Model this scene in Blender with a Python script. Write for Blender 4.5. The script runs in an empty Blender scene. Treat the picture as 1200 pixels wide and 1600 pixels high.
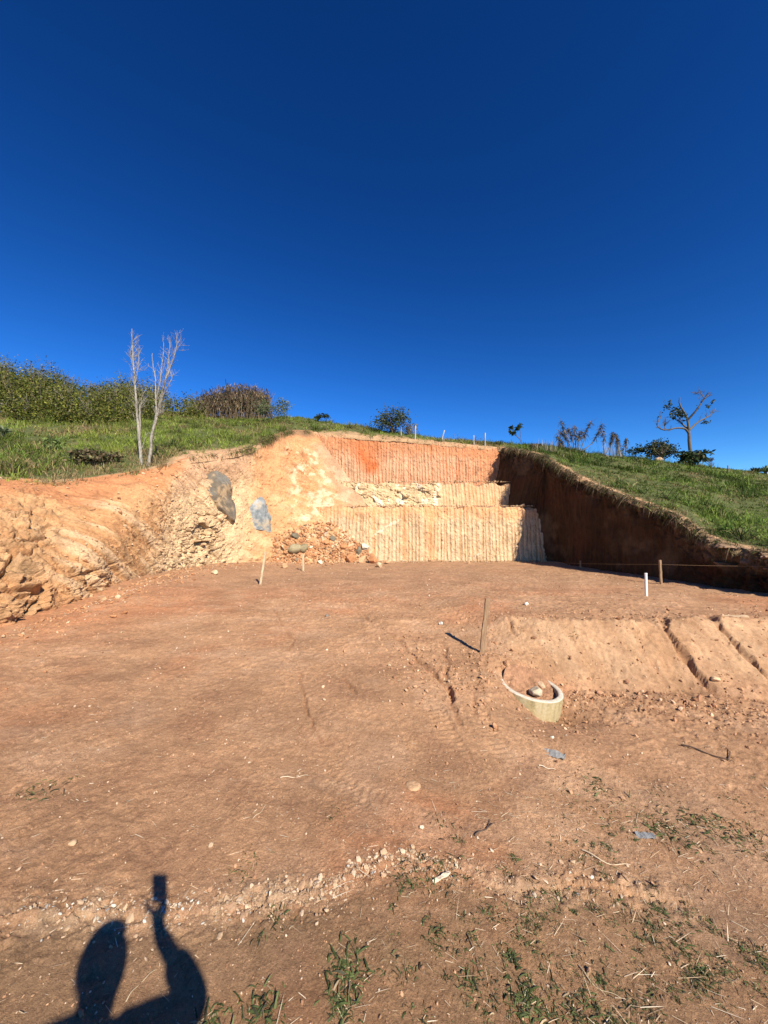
import bpy, bmesh, math, random
import numpy as np
from mathutils import Vector, Matrix, Euler

random.seed(7)
rng = np.random.default_rng(7)
sc = bpy.context.scene
COL = sc.collection

# ---------------------------------------------------------------- camera
FPX, CX, CY = 601.0, 600.0, 800.0          # ultra-wide phone lens, in photo pixels
PITCH = math.radians(2.38)
CAMZ = 1.95
cam_d = bpy.data.cameras.new('camera')
cam_d.sensor_width = 36.0
cam_d.lens = FPX / 1600.0 * 36.0
cam_d.clip_start = 0.004
cam_d.clip_end = 6000.0
cam = bpy.data.objects.new('camera', cam_d)
COL.objects.link(cam)
cam.location = (0, 0, CAMZ)
cam.rotation_euler = (math.radians(90) + PITCH, 0, 0)
sc.camera = cam

# ---------------------------------------------------------------- light
SUN_L = Vector((-354.0, 624.2, -546.5)).normalized()      # the way the sunlight travels
SUN_EL = math.asin(-SUN_L.z)
SUN_AZ = math.atan2(-SUN_L.x, -SUN_L.y)                   # clockwise from +Y
world = bpy.data.worlds.new('World')
sc.world = world
world.use_nodes = True
wn = world.node_tree
wn.nodes.clear()
sky = wn.nodes.new('ShaderNodeTexSky')
sky.sky_type = 'NISHITA'
sky.sun_disc = False
sky.sun_elevation = SUN_EL
sky.sun_rotation = SUN_AZ
sky.altitude = 900
sky.air_density = 1.0
sky.dust_density = 0.1
sky.ozone_density = 4.0
gam = wn.nodes.new('ShaderNodeHueSaturation')
gam.inputs['Saturation'].default_value = 1.25
gam.inputs['Hue'].default_value = 0.499
bg = wn.nodes.new('ShaderNodeBackground')
bg.inputs['Strength'].default_value = 0.040
wo = wn.nodes.new('ShaderNodeOutputWorld')
wn.links.new(sky.outputs[0], gam.inputs['Color'])
g2 = wn.nodes.new('ShaderNodeGamma'); g2.inputs['Gamma'].default_value = 1.55
wn.links.new(gam.outputs[0], g2.inputs['Color'])
wn.links.new(g2.outputs[0], bg.inputs['Color'])
wn.links.new(bg.outputs[0], wo.inputs['Surface'])
sun_d = bpy.data.lights.new('sun', 'SUN')
sun_d.energy = 5.0
sun_d.angle = math.radians(0.53)
sun_d.color = (1.0, 0.935, 0.80)
sun = bpy.data.objects.new('sun', sun_d)
COL.objects.link(sun)
sun.rotation_euler = SUN_L.to_track_quat('-Z', 'Y').to_euler()
sun.location = (0, 0, 40)
sc.view_settings.view_transform = 'Standard'
sc.view_settings.look = 'None'
sc.view_settings.exposure = 0.75
sc.view_settings.gamma = 1.0
sc.view_settings.use_curve_mapping = False
sc.cycles.max_bounces = 5
sc.cycles.diffuse_bounces = 1
sc.cycles.transparent_max_bounces = 6

# ---------------------------------------------------------------- helpers
CP, SP = math.cos(PITCH), math.sin(PITCH)
def W(u, v, Y):
    """place in the site, at Y metres in front of the viewpoint"""
    a, b = (u - CX), (CY - v)
    dy = FPX * CP - b * SP
    dz = b * CP + FPX * SP
    k = Y / dy
    return (a * k, Y, CAMZ + dz * k)

def lerp(a, b, t): return a + (b - a) * t
def sstep(a, b, x):
    t = np.clip((x - a) / (b - a), 0, 1)
    return t * t * (3 - 2 * t)

def _hash(ix, iy, iz, seed):
    h = (ix.astype(np.int64) * 374761393 + iy.astype(np.int64) * 668265263 + iz.astype(np.int64) * 2147483647 + seed * 1274126177) & 0xffffffff
    h = ((h ^ (h >> 13)) * 1274126177) & 0xffffffff
    h = ((h ^ (h >> 16)) * 2246822519) & 0xffffffff
    return (h ^ (h >> 15)) & 0xffffffff

def vnoise(x, y, z=None, seed=0):
    """smooth value noise, -1..1"""
    x = np.asarray(x, dtype=np.float64); y = np.asarray(y, dtype=np.float64)
    ix, iy = np.floor(x), np.floor(y)
    fx, fy = x - ix, y - iy
    fx = fx * fx * fx * (fx * (fx * 6 - 15) + 10); fy = fy * fy * fy * (fy * (fy * 6 - 15) + 10)
    if z is None:
        zz = np.zeros_like(ix)
        g = lambda a, b: _hash(ix + a, iy + b, zz, seed) / 4294967295.0
        return 2 * (lerp(lerp(g(0, 0), g(1, 0), fx), lerp(g(0, 1), g(1, 1), fx), fy)) - 1
    z = np.asarray(z, dtype=np.float64)
    iz = np.floor(z); fz = z - iz
    fz = fz * fz * fz * (fz * (fz * 6 - 15) + 10)
    g = lambda a, b, c: _hash(ix + a, iy + b, iz + c, seed) / 4294967295.0
    return 2 * lerp(lerp(lerp(g(0, 0, 0), g(1, 0, 0), fx), lerp(g(0, 1, 0), g(1, 1, 0), fx), fy),
                    lerp(lerp(g(0, 0, 1), g(1, 0, 1), fx), lerp(g(0, 1, 1), g(1, 1, 1), fx), fy), fz) - 1

def fbm(x, y, z=None, oct=4, seed=0, gain=0.5, ridged=False):
    s = 0; a = 1; n = 0
    for i in range(oct):
        f = 2.03 ** i
        v = vnoise(x * f + 13.7 * i, y * f - 7.3 * i, None if z is None else z * f + 3.1 * i, seed + i)
        if ridged: v = 1 - 2 * np.abs(v)
        s = s + a * v; n += a; a *= gain
    return s / n

def cells(x, y, z, seed=0):
    """distance to nearest and second nearest jittered cell point, and a random value of the cell"""
    ix, iy, iz = np.floor(x), np.floor(y), np.floor(z)
    d1 = np.full(x.shape, 9.0); d2 = np.full(x.shape, 9.0); val = np.zeros(x.shape)
    for a in (-1, 0, 1):
        for b in (-1, 0, 1):
            for c in (-1, 0, 1):
                jx, jy, jz = ix + a, iy + b, iz + c
                h = _hash(jx, jy, jz, seed)
                px = jx + (h & 1023) / 1023.0; py = jy + ((h >> 10) & 1023) / 1023.0; pz = jz + ((h >> 20) & 1023) / 1023.0
                d = np.sqrt((x - px) ** 2 + (y - py) ** 2 + (z - pz) ** 2)
                m = d < d1
                d2 = np.where(m, d1, np.minimum(d2, d)); val = np.where(m, (h & 4095) / 4095.0, val); d1 = np.where(m, d, d1)
    return d1, d2, val

def facets(x, y, z, seed=0, tilt=0.9):
    """broken-rock relief: every cell is a plane with its own height and tilt"""
    ix, iy, iz = np.floor(x), np.floor(y), np.floor(z)
    d1 = np.full(x.shape, 9.0); d2 = np.full(x.shape, 9.0); val = np.zeros(x.shape)
    for a in (-1, 0, 1):
        for b in (-1, 0, 1):
            for c in (-1, 0, 1):
                jx, jy, jz = ix + a, iy + b, iz + c
                h = _hash(jx, jy, jz, seed)
                px = jx + (h & 1023) / 1023.0; py = jy + ((h >> 10) & 1023) / 1023.0; pz = jz + ((h >> 20) & 1023) / 1023.0
                ox, oy, oz = x - px, y - py, z - pz
                d = np.sqrt(ox * ox + oy * oy + oz * oz)
                g = _hash(jx, jy, jz, seed + 77)
                v = (g & 1023) / 1023.0 - .5 + tilt * (ox * ((g >> 10) & 255) / 255.0 - ox * .5 + oy * ((g >> 17) & 255) / 255.0 - oy * .5 + oz * ((g >> 23) & 255) / 255.0 - oz * .5)
                m = d < d1
                d2 = np.where(m, d1, np.minimum(d2, d)); val = np.where(m, v, val); d1 = np.where(m, d, d1)
    return val, d2 - d1

def mesh_from(name, V, F, mat, col=None, smooth=True, parent=None, n_per=None):
    V = np.asarray(V, dtype=np.float32).reshape(-1, 3)
    me = bpy.data.meshes.new(name)
    F = np.asarray(F, dtype=np.int32)
    k = F.shape[1]
    me.vertices.add(len(V)); me.vertices.foreach_set('co', V.ravel())
    me.loops.add(F.size); me.loops.foreach_set('vertex_index', F.ravel())
    me.polygons.add(len(F))
    me.polygons.foreach_set('loop_start', np.arange(0, F.size, k, dtype=np.int32))
    me.polygons.foreach_set('use_smooth', np.full(len(F), smooth, dtype=bool))
    me.update(calc_edges=True)
    if col is not None:
        at = me.color_attributes.new(name='Col', type='FLOAT_COLOR', domain='POINT')
        c = np.ones((len(V), 4), dtype=np.float32); c[:, :3] = np.clip(col, 0, 1)
        at.data.foreach_set('color', c.ravel())
    me.materials.append(mat)
    o = bpy.data.objects.new(name, me)
    COL.objects.link(o)
    if parent is not None: o.parent = parent
    return o

def grid_faces(ni, nj):
    i, j = np.meshgrid(np.arange(ni - 1), np.arange(nj - 1), indexing='ij')
    a = (i * nj + j).ravel()
    return np.stack([a, a + nj, a + nj + 1, a + 1], axis=1)

def tag(o, label=None, cat=None, group=None, kind=None):
    if label: o['label'] = label
    if cat: o['category'] = cat
    if group: o['group'] = group
    if kind: o['kind'] = kind
    return o

def empty(name, loc, rz=0.0):
    o = bpy.data.objects.new(name, None); COL.objects.link(o)
    o.location = loc; o.rotation_euler = (0, 0, rz); o.empty_display_size = 0.2
    return o

def crom(P, n):
    """Catmull-Rom through the rows of P, n samples, even in arc length"""
    P = np.asarray(P, dtype=float)
    k = len(P)
    Q = np.vstack([2 * P[0] - P[1], P, 2 * P[-1] - P[-2]])
    t = np.linspace(0, k - 1 - 1e-9, 40 * k)
    i = t.astype(int); f = (t - i)[:, None]
    a, b, c, d = Q[i], Q[i + 1], Q[i + 2], Q[i + 3]
    C = 0.5 * (2 * b + (c - a) * f + (2 * a - 5 * b + 4 * c - d) * f ** 2 + (3 * b - a - 3 * c + d) * f ** 3)
    if n is None: return t, C
    L = np.concatenate([[0], np.cumsum(np.linalg.norm(np.diff(C[:, :3], axis=0), axis=1))])
    s = np.linspace(0, L[-1], n)
    return np.stack([np.interp(s, L, C[:, q]) for q in range(C.shape[1])], axis=1), np.interp(s, L, t)

# ---------------------------------------------------------------- materials
def new_mat(name):
    m = bpy.data.materials.new(name); m.use_nodes = True
    nt = m.node_tree; nt.nodes.clear()
    out = nt.nodes.new('ShaderNodeOutputMaterial'); p = nt.nodes.new('ShaderNodeBsdfPrincipled')
    nt.links.new(p.outputs[0], out.inputs[0])
    p.inputs['Roughness'].default_value = 0.95
    p.inputs['Specular IOR Level'].default_value = 0.15
    return m, nt, p

def noise_node(nt, vec, scale, detail=6, rough=0.6, w=0.0):
    n = nt.nodes.new('ShaderNodeTexNoise')
    n.inputs['Scale'].default_value = scale; n.inputs['Detail'].default_value = detail; n.inputs['Roughness'].default_value = rough
    if vec is not None: nt.links.new(vec, n.inputs['Vector'])
    return n

def ramp(nt, src, stops):
    r = nt.nodes.new('ShaderNodeValToRGB'); e = r.color_ramp.elements
    while len(e) < len(stops): e.new(0.5)
    for i, (p, c) in enumerate(stops):
        e[i].position = p; e[i].color = (c[0], c[1], c[2], 1) if not isinstance(c, (int, float)) else (c, c, c, 1)
    nt.links.new(src, r.inputs[0])
    return r

def mixc(nt, mode, fac, a, b):
    m = nt.nodes.new('ShaderNodeMix'); m.data_type = 'RGBA'; m.blend_type = mode
    for idx, x in ((0, fac), (6, a), (7, b)):
        if isinstance(x, (int, float)): m.inputs[idx].default_value = x
        elif isinstance(x, tuple): m.inputs[idx].default_value = (*x, 1)
        else: nt.links.new(x, m.inputs[idx])
    return m.outputs[2]

def earth_mat(name, scales=(3.0, 17.0, 90.0), amp=(0.75, 1.22), bump=((6.0, 0.05), (40.0, 0.012)), fleck=None, stretch=(1, 1, 1), rough=0.95, base=None, bstr=1.0):
    m, nt, p = new_mat(name)
    tc = nt.nodes.new('ShaderNodeTexCoord')
    mp = nt.nodes.new('ShaderNodeMapping'); mp.inputs['Scale'].default_value = stretch
    nt.links.new(tc.outputs['Object'], mp.inputs[0])
    vec = mp.outputs[0]
    if base is None:
        at = nt.nodes.new('ShaderNodeAttribute'); at.attribute_name = 'Col'; c = at.outputs['Color']
    else:
        rgb = nt.nodes.new('ShaderNodeRGB'); rgb.outputs[0].default_value = (*base, 1); c = rgb.outputs[0]
    for i, s in enumerate(scales):
        n = noise_node(nt, vec, s, 6, 0.62)
        r = ramp(nt, n.outputs['Fac'], [(0.28, amp[0]), (0.5, 1.0), (0.74, amp[1])])
        c = mixc(nt, 'MULTIPLY', 1.0, c, r.outputs[0])
    if fleck:
        fs, fcol, thr, ff = fleck
        v = nt.nodes.new('ShaderNodeTexVoronoi'); v.inputs['Scale'].default_value = fs; nt.links.new(vec, v.inputs['Vector'])
        r1 = ramp(nt, v.outputs['Distance'], [(0.10, 1.0), (0.24, 0.0)])
        n = noise_node(nt, vec, fs * 0.33, 3, 0.7)
        r2 = ramp(nt, n.outputs['Fac'], [(thr, 0.0), (thr + 0.06, ff)])
        mm = nt.nodes.new('ShaderNodeMath'); mm.operation = 'MULTIPLY'
        nt.links.new(r1.outputs[0], mm.inputs[0]); nt.links.new(r2.outputs[0], mm.inputs[1])
        c = mixc(nt, 'MIX', mm.outputs[0], c, fcol)
    nt.links.new(c, p.inputs['Base Color'])
    p.inputs['Roughness'].default_value = rough
    prev = None
    for s, d in bump:
        n = noise_node(nt, vec, s, 7, 0.66)
        b = nt.nodes.new('ShaderNodeBump'); b.inputs['Distance'].default_value = d; b.inputs['Strength'].default_value = bstr
        nt.links.new(n.outputs['Fac'], b.inputs['Height'])
        if prev is not None: nt.links.new(prev, b.inputs['Normal'])
        prev = b.outputs[0]
    if prev is not None: nt.links.new(prev, p.inputs['Normal'])
    return m

def leaf_mat(name, rough=0.55, trans=0.25):
    m, nt, p = new_mat(name)
    at = nt.nodes.new('ShaderNodeAttribute'); at.attribute_name = 'Col'
    nt.links.new(at.outputs['Color'], p.inputs['Base Color'])
    p.inputs['Roughness'].default_value = rough
    p.inputs['Specular IOR Level'].default_value = 0.08
    if trans:
        t = nt.nodes.new('ShaderNodeBsdfTranslucent'); nt.links.new(at.outputs['Color'], t.inputs['Color'])
        mx = nt.nodes.new('ShaderNodeMixShader'); mx.inputs[0].default_value = trans
        out = [n for n in nt.nodes if n.type == 'OUTPUT_MATERIAL'][0]
        nt.links.new(p.outputs[0], mx.inputs[1]); nt.links.new(t.outputs[0], mx.inputs[2]); nt.links.new(mx.outputs[0], out.inputs[0])
    return m

M_GROUND = earth_mat('trodden_clay', scales=(1.1, 14.0, 90.0, 330.0), amp=(0.78, 1.20), bump=((22.0, 0.010), (70.0, 0.013), (240.0, 0.007)), fleck=(120.0, (0.68, 0.50, 0.34), 0.54, 0.8))
M_BANK = earth_mat('broken_clay', scales=(2.0, 11.0, 60.0), amp=(0.76, 1.2), bump=((5.0, 0.07), (28.0, 0.025), (120.0, 0.006)))
M_CUT = earth_mat('cut_clay', scales=(1.5, 9.0, 45.0), amp=(0.82, 1.16), bump=((7.0, 0.04), (40.0, 0.014)))
M_SHADECUT = earth_mat('right_cut_clay', scales=(1.2, 6.0, 40.0), amp=(0.7, 1.25), bump=((5.0, 0.06), (30.0, 0.02)), stretch=(1, 1, 0.45))
M_SOIL = earth_mat('hill_soil', scales=(1.2, 8.0, 50.0), amp=(0.75, 1.2), bump=((6.0, 0.06), (40.0, 0.02)))
M_CHIP = earth_mat('loose_stone', scales=(9.0, 60.0), amp=(0.8, 1.15), bump=((60.0, 0.006),))
M_LEAF = leaf_mat('leaf')
M_DRY = leaf_mat('dry_leaf', rough=0.8, trans=0.12)

# ---------------------------------------------------------------- site outline: cut edge, ridge, foot of the banks
E = [(-11, -7, .30), (-10.6, 1, 1.4), W(-500, 800, 5.5), W(-200, 765, 8.3), W(0, 749, 10.5), W(100, 752, 11.8), W(210, 738, 13.8), W(290, 718, 15.5),
     W(340, 712, 17), W(390, 702, 18.8), W(425, 684, 21), W(455, 668, 23.3), W(490, 676, 25.0), W(560, 681, 25.05), W(660, 688, 25.05), W(745, 696, 25.05),
     W(784, 700, 24.9), W(815, 703, 22.3), W(850, 712, 20), W(900, 742, 17.6), W(960, 768, 15.4), W(1000, 782, 14.2), W(1060, 805, 12.8), W(1100, 832, 12),
     W(1140, 850, 11.2), W(1200, 862, 10.3), W(1350, 890, 8.5), (11.6, 3.5, .1), (12.5, -7, 0.05)]
R = [(-34, -9, 3), (-34, 2, 6), W(-800, 640, 28), W(-350, 628, 36), W(-60, 628, 38), W(60, 632, 38), W(180, 640, 36), W(280, 648, 34),
     W(340, 654, 33), W(400, 655, 32), W(440, 654, 30), W(475, 655, 28.8), W(505, 658, 28.3), W(560, 667, 28.2), W(660, 683, 28.2), W(755, 693, 28.2),
     W(795, 696, 29), W(840, 700, 29), W(890, 706, 29), W(950, 712, 28), W(1010, 718, 27), W(1070, 726, 26.5), W(1130, 733, 26), W(1180, 740, 25),
     W(1230, 746, 24), W(1300, 755, 22), W(1500, 770, 18), (25, 3, 3.2), (26, -9, 2.0)]
E = np.array(E); R = np.array(R)

# ground ----------------------------------------------------------
def ground_base(x, y):
    yy = np.clip(y, 0, 9)
    tx = np.tanh(x / 3.0)
    low = -0.035 * (yy - 1) - np.where(x > 0, 0.45, 0.18) * tx + 0.16 * np.exp(-np.maximum(y + 0.4, 0) / 1.4)
    pad = 0.22 + 0.26 * sstep(-3.0, -7.2, x) * sstep(4, 12, y)
    k = sstep(0.9, 2.5, x)
    wob = 0.10 * np.sin(x * 1.7 + 0.5) + 0.07 * np.sin(x * 4.3)
    y0 = lerp(2.2, 5.95 + wob, k); y1 = lerp(10.5, 7.15 + 0.12 * np.sin(x * 1.1), k)
    t = np.clip((y - y0) / (y1 - y0), 0, 1)
    ts = t * t * (3 - 2 * t)
    tb = np.clip(t, 0, 1) ** 0.85
    w = lerp(ts, lerp(ts, tb, 0.6), k)
    z = low + (pad - low) * w
    z = z - 0.17 * np.exp(-((x - 2.25) / .42) ** 2 - ((y - 5.12) / .38) ** 2)
    z = z + 0.14 * np.exp(-((x - 1.75) / .40) ** 2 - ((y - 5.95) / .30) ** 2) + 0.07 * np.exp(-((x - 1.45) / .25) ** 2 - ((y - 5.35) / .35) ** 2)
    return z

def pix2ground(u, v, it=14):
    a, b = (u - CX), (CY - v)
    d = np.array([a, FPX * CP - b * SP, b * CP + FPX * SP]); d /= np.linalg.norm(d)
    k = 2.0; last = 0
    while k < 60:
        p = np.array([0, 0, CAMZ]) + d * k
        g = float(ground_base(p[0], p[1]))
        if p[2] <= g: break
        last = k; k *= 1.03
    lo, hi = last, k
    for _ in range(24):
        m = (lo + hi) / 2; p = np.array([0, 0, CAMZ]) + d * m
        if p[2] <= float(ground_base(p[0], p[1])): hi = m
        else: lo = m
    return p

def pdist(x, y, P):
    """distance to polyline and position 0..1 along it, only computed near it"""
    P = np.asarray(P); best = np.full(x.shape, 1e9); tt = np.zeros(x.shape); side = np.zeros(x.shape)
    n = len(P) - 1
    for i in range(n):
        a, b = P[i][:2], P[i + 1][:2]; ab = b - a; L2 = ab @ ab + 1e-12
        t = np.clip(((x - a[0]) * ab[0] + (y - a[1]) * ab[1]) / L2, 0, 1)
        dx, dy = x - (a[0] + ab[0] * t), y - (a[1] + ab[1] * t)
        d = np.hypot(dx, dy); m = d < best
        best = np.where(m, d, best); tt = np.where(m, (i + t) / n, tt); side = np.where(m, np.sign(ab[0] * dy - ab[1] * dx), side)
    return best, tt, side

# erosion rills, cracks and ruts: (points seen in the photo, half width m, depth m, raggedness)
RILLS = []
def rill(pts, w, d, jag=0.5):
    RILLS.append((np.array([pix2ground(u, v) for u, v in pts]), w, d, jag))
rill([(1033, 968), (1040, 985), (1058, 1010), (1075, 1035), (1098, 1066), (1108, 1076)], 0.065, 0.15)
rill([(1104, 966), (1125, 982), (1150, 1008), (1175, 1034), (1200, 1058), (1230, 1085)], 0.065, 0.14)
rill([(792, 968), (800, 985), (810, 995)], 0.03, 0.04)
rill([(1000, 1015), (1020, 1035), (1040, 1070)], 0.05, 0.035)
rill([(612, 992), (640, 1022), (668, 1048), (697, 1075), (706, 1112)], 0.05, 0.055, 0.95)
rill([(690, 1005), (700, 1040), (694, 1068), (712, 1112), (716, 1130)], 0.045, 0.055, 0.95)
rill([(742, 1090), (745, 1120)], 0.03, 0.03, 0.9)
rill([(425, 948), (447, 985), (460, 1000), (450, 1018)], 0.022, 0.028, 0.9)
rill([(470, 1050), (474, 1090), (480, 1120), (500, 1160)], 0.022, 0.03, 0.9)
rill([(555, 945), (575, 970), (600, 985)], 0.03, 0.03, 0.9)
rill([(535, 1060), (548, 1078), (555, 1086)], 0.03, 0.035, 0.9)
rill([(835, 1190), (760, 1260), (690, 1330)], 0.12, 0.012, 0.4)
TRACKS = [(np.array([pix2ground(u, v) for u, v in t]), hw) for t, hw in [
    ([(560, 940), (600, 1000), (655, 1070), (700, 1150), (760, 1260)], .13), ([(655, 930), (705, 985), (735, 1040), (745, 1110), (800, 1200)], .12),
    ([(420, 915), (455, 990), (465, 1070), (500, 1170), (560, 1290)], .14), ([(250, 1000), (300, 1090), (420, 1180), (600, 1260)], .12),
    ([(30, 1120), (160, 1095), (330, 1060), (520, 1010), (640, 960)], .13), ([(980, 1180), (1080, 1160), (1200, 1175), (1300, 1190)], .13),
    ([(820, 935), (900, 925), (1010, 935), (1150, 955)], .14), ([(560, 905), (700, 900), (850, 905), (1000, 920)], .16)]]
RIM_A = np.array([pix2ground(u, v) for u, v in [(-260, 1500), (0, 1448), (120, 1428), (230, 1432), (330, 1425), (420, 1408), (500, 1400), (560, 1370), (620, 1350), (700, 1362), (800, 1392), (900, 1380), (1050, 1400)]])

def ground_z(x, y, fine=True, want=False):
    z = ground_base(x, y)
    r = np.hypot(x, y)
    near = sstep(60, 25, r)
    z = z + near * (0.05 * fbm(x * 0.35, y * 0.35, oct=3, seed=3) + 0.022 * fbm(x * 1.4, y * 1.4, oct=3, seed=9))
    if not fine: return z
    # graded strokes: low ridges left by the blade, running across the pad
    st = fbm(x * 0.7 + 0.6 * y, y * 5.0 - 0.4 * x, oct=3, seed=21)
    z = z + near * sstep(3.0, 8, y) * 0.012 * st
    # crumbs
    cr = fbm(x * 9, y * 9, oct=4, seed=31, ridged=False)
    rough = 0.35 + 1.3 * sstep(0.05, 0.55, fbm(x * 0.5, y * 0.5, oct=2, seed=41))
    rough = rough + 1.6 * sstep(1.2, 2.0, x) * sstep(4.2, 5.0, y) * sstep(6.9, 6.0, y) * sstep(1.0, 0.2, np.abs(y - 5.5 + 0.02 * x))
    rough = rough + 1.5 * np.exp(-((x - 1.0) ** 2 / 0.7 + (y - 5.6) ** 2 / 1.6))
    z = z + near * rough * 0.010 * cr
    z = z + near * rough * 0.016 * np.maximum(fbm(x * 22, y * 22, oct=3, seed=51) - 0.18, 0)
    bk = sstep(1.5, 2.4, x) * sstep(5.75, 6.0, y) * sstep(7.5, 7.15, y)
    z = z + bk * (0.030 * fbm(x * 3.2 + .8 * y, y * 1.2, oct=4, seed=52) + 0.012 * fbm(x * 16 + 6 * y, y * 6, oct=3, seed=53) - 0.05 * np.maximum(fbm(x * 4, y * 4, oct=3, seed=54) - .22, 0))
    ed = np.exp(-((y - 7.22 - .12 * np.sin(x * 1.1)) / .16) ** 2) * sstep(1.6, 2.6, x)
    z = z + ed * (0.03 + 0.05 * fbm(x * 6, y * 6, oct=3, seed=55))
    lab = np.zeros(x.shape)
    for P, w, d, jag in RILLS:
        bb = (x > P[:, 0].min() - 0.6) & (x < P[:, 0].max() + 0.6) & (y > P[:, 1].min() - 0.6) & (y < P[:, 1].max() + 0.6)
        if not bb.any(): continue
        xs, ys = x[bb], y[bb]
        wx = xs + 0.05 * jag * fbm(xs * 5, ys * 5, oct=3, seed=61); wy = ys + 0.05 * jag * fbm(xs * 5, ys * 5, oct=3, seed=67)
        dd, tt, side = pdist(wx, wy, P)
        ww = w * (0.65 + 0.9 * (0.5 + 0.5 * vnoise(tt * 9, tt * 0 + 3.3, seed=71)))
        dep = d * np.clip(1.15 * np.sin(np.pi * np.clip(tt, 0.02, 0.98)) ** 0.4, 0, 1) * (1 - jag * 0.7 * (0.5 + 0.5 * vnoise(tt * 14, tt * 0 + 8.1, seed=73)))
        prof = np.clip(1 - (dd / ww) ** 2, 0, 1) ** 0.7
        z[bb] -= dep * prof
        z[bb] += 0.25 * dep * np.exp(-((dd - ww * 1.5) / (ww * 0.6)) ** 2) * (0.6 + 0.8 * fbm(xs * 14, ys * 14, oct=2, seed=77))
        lab[bb] = np.maximum(lab[bb], prof)
    # machine tracks: pressed bands with lug marks
    for P, hw in TRACKS:
        bb = (x > P[:, 0].min() - 0.5) & (x < P[:, 0].max() + 0.5) & (y > P[:, 1].min() - 0.5) & (y < P[:, 1].max() + 0.5)
        if not bb.any(): continue
        xs, ys = x[bb], y[bb]
        dd, tt, side = pdist(xs + .03 * fbm(xs * 3, ys * 3, oct=2, seed=62), ys, P)
        L = np.sum(np.linalg.norm(np.diff(P[:, :2], axis=0), axis=1))
        lug = np.cos((tt * L + side * dd * .5) / .11 * 2 * np.pi)
        keep = sstep(-.25, .35, fbm(xs * 1.1, ys * 1.1, oct=3, seed=63)) * sstep(0, .06, tt) * sstep(1, .94, tt)
        band = sstep(hw, hw * .8, dd) * keep
        z[bb] += band * (-0.006 + 0.0042 * lug) + 0.006 * keep * np.exp(-((dd - hw * 1.15) / .035) ** 2) * (1 + fbm(xs * 9, ys * 9, oct=2, seed=64))
    # crumbly lip across the foreground
    dd, tt, side = pdist(x, y, RIM_A)
    amp = 0.35 + 0.65 * (0.5 + 0.5 * vnoise(tt * 7, tt * 0, seed=81))
    rimw = np.exp(-(dd / 0.13) ** 2) * amp
    z = z + 0.016 * rimw + 0.05 * rimw * np.maximum(fbm(x * 14, y * 14, oct=4, seed=83), -0.25) + 0.02 * rimw * facets(x * 16, y * 22, x * 0 + .5, 84)[0]
    z = z - 0.022 * sstep(0.25, 0.0, dd) * (side < 0) * amp
    if want: return z, lab, rimw, rough
    return z

def mixa(a, b, t): return a + (np.asarray(b) - a) * t[..., None]

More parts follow.
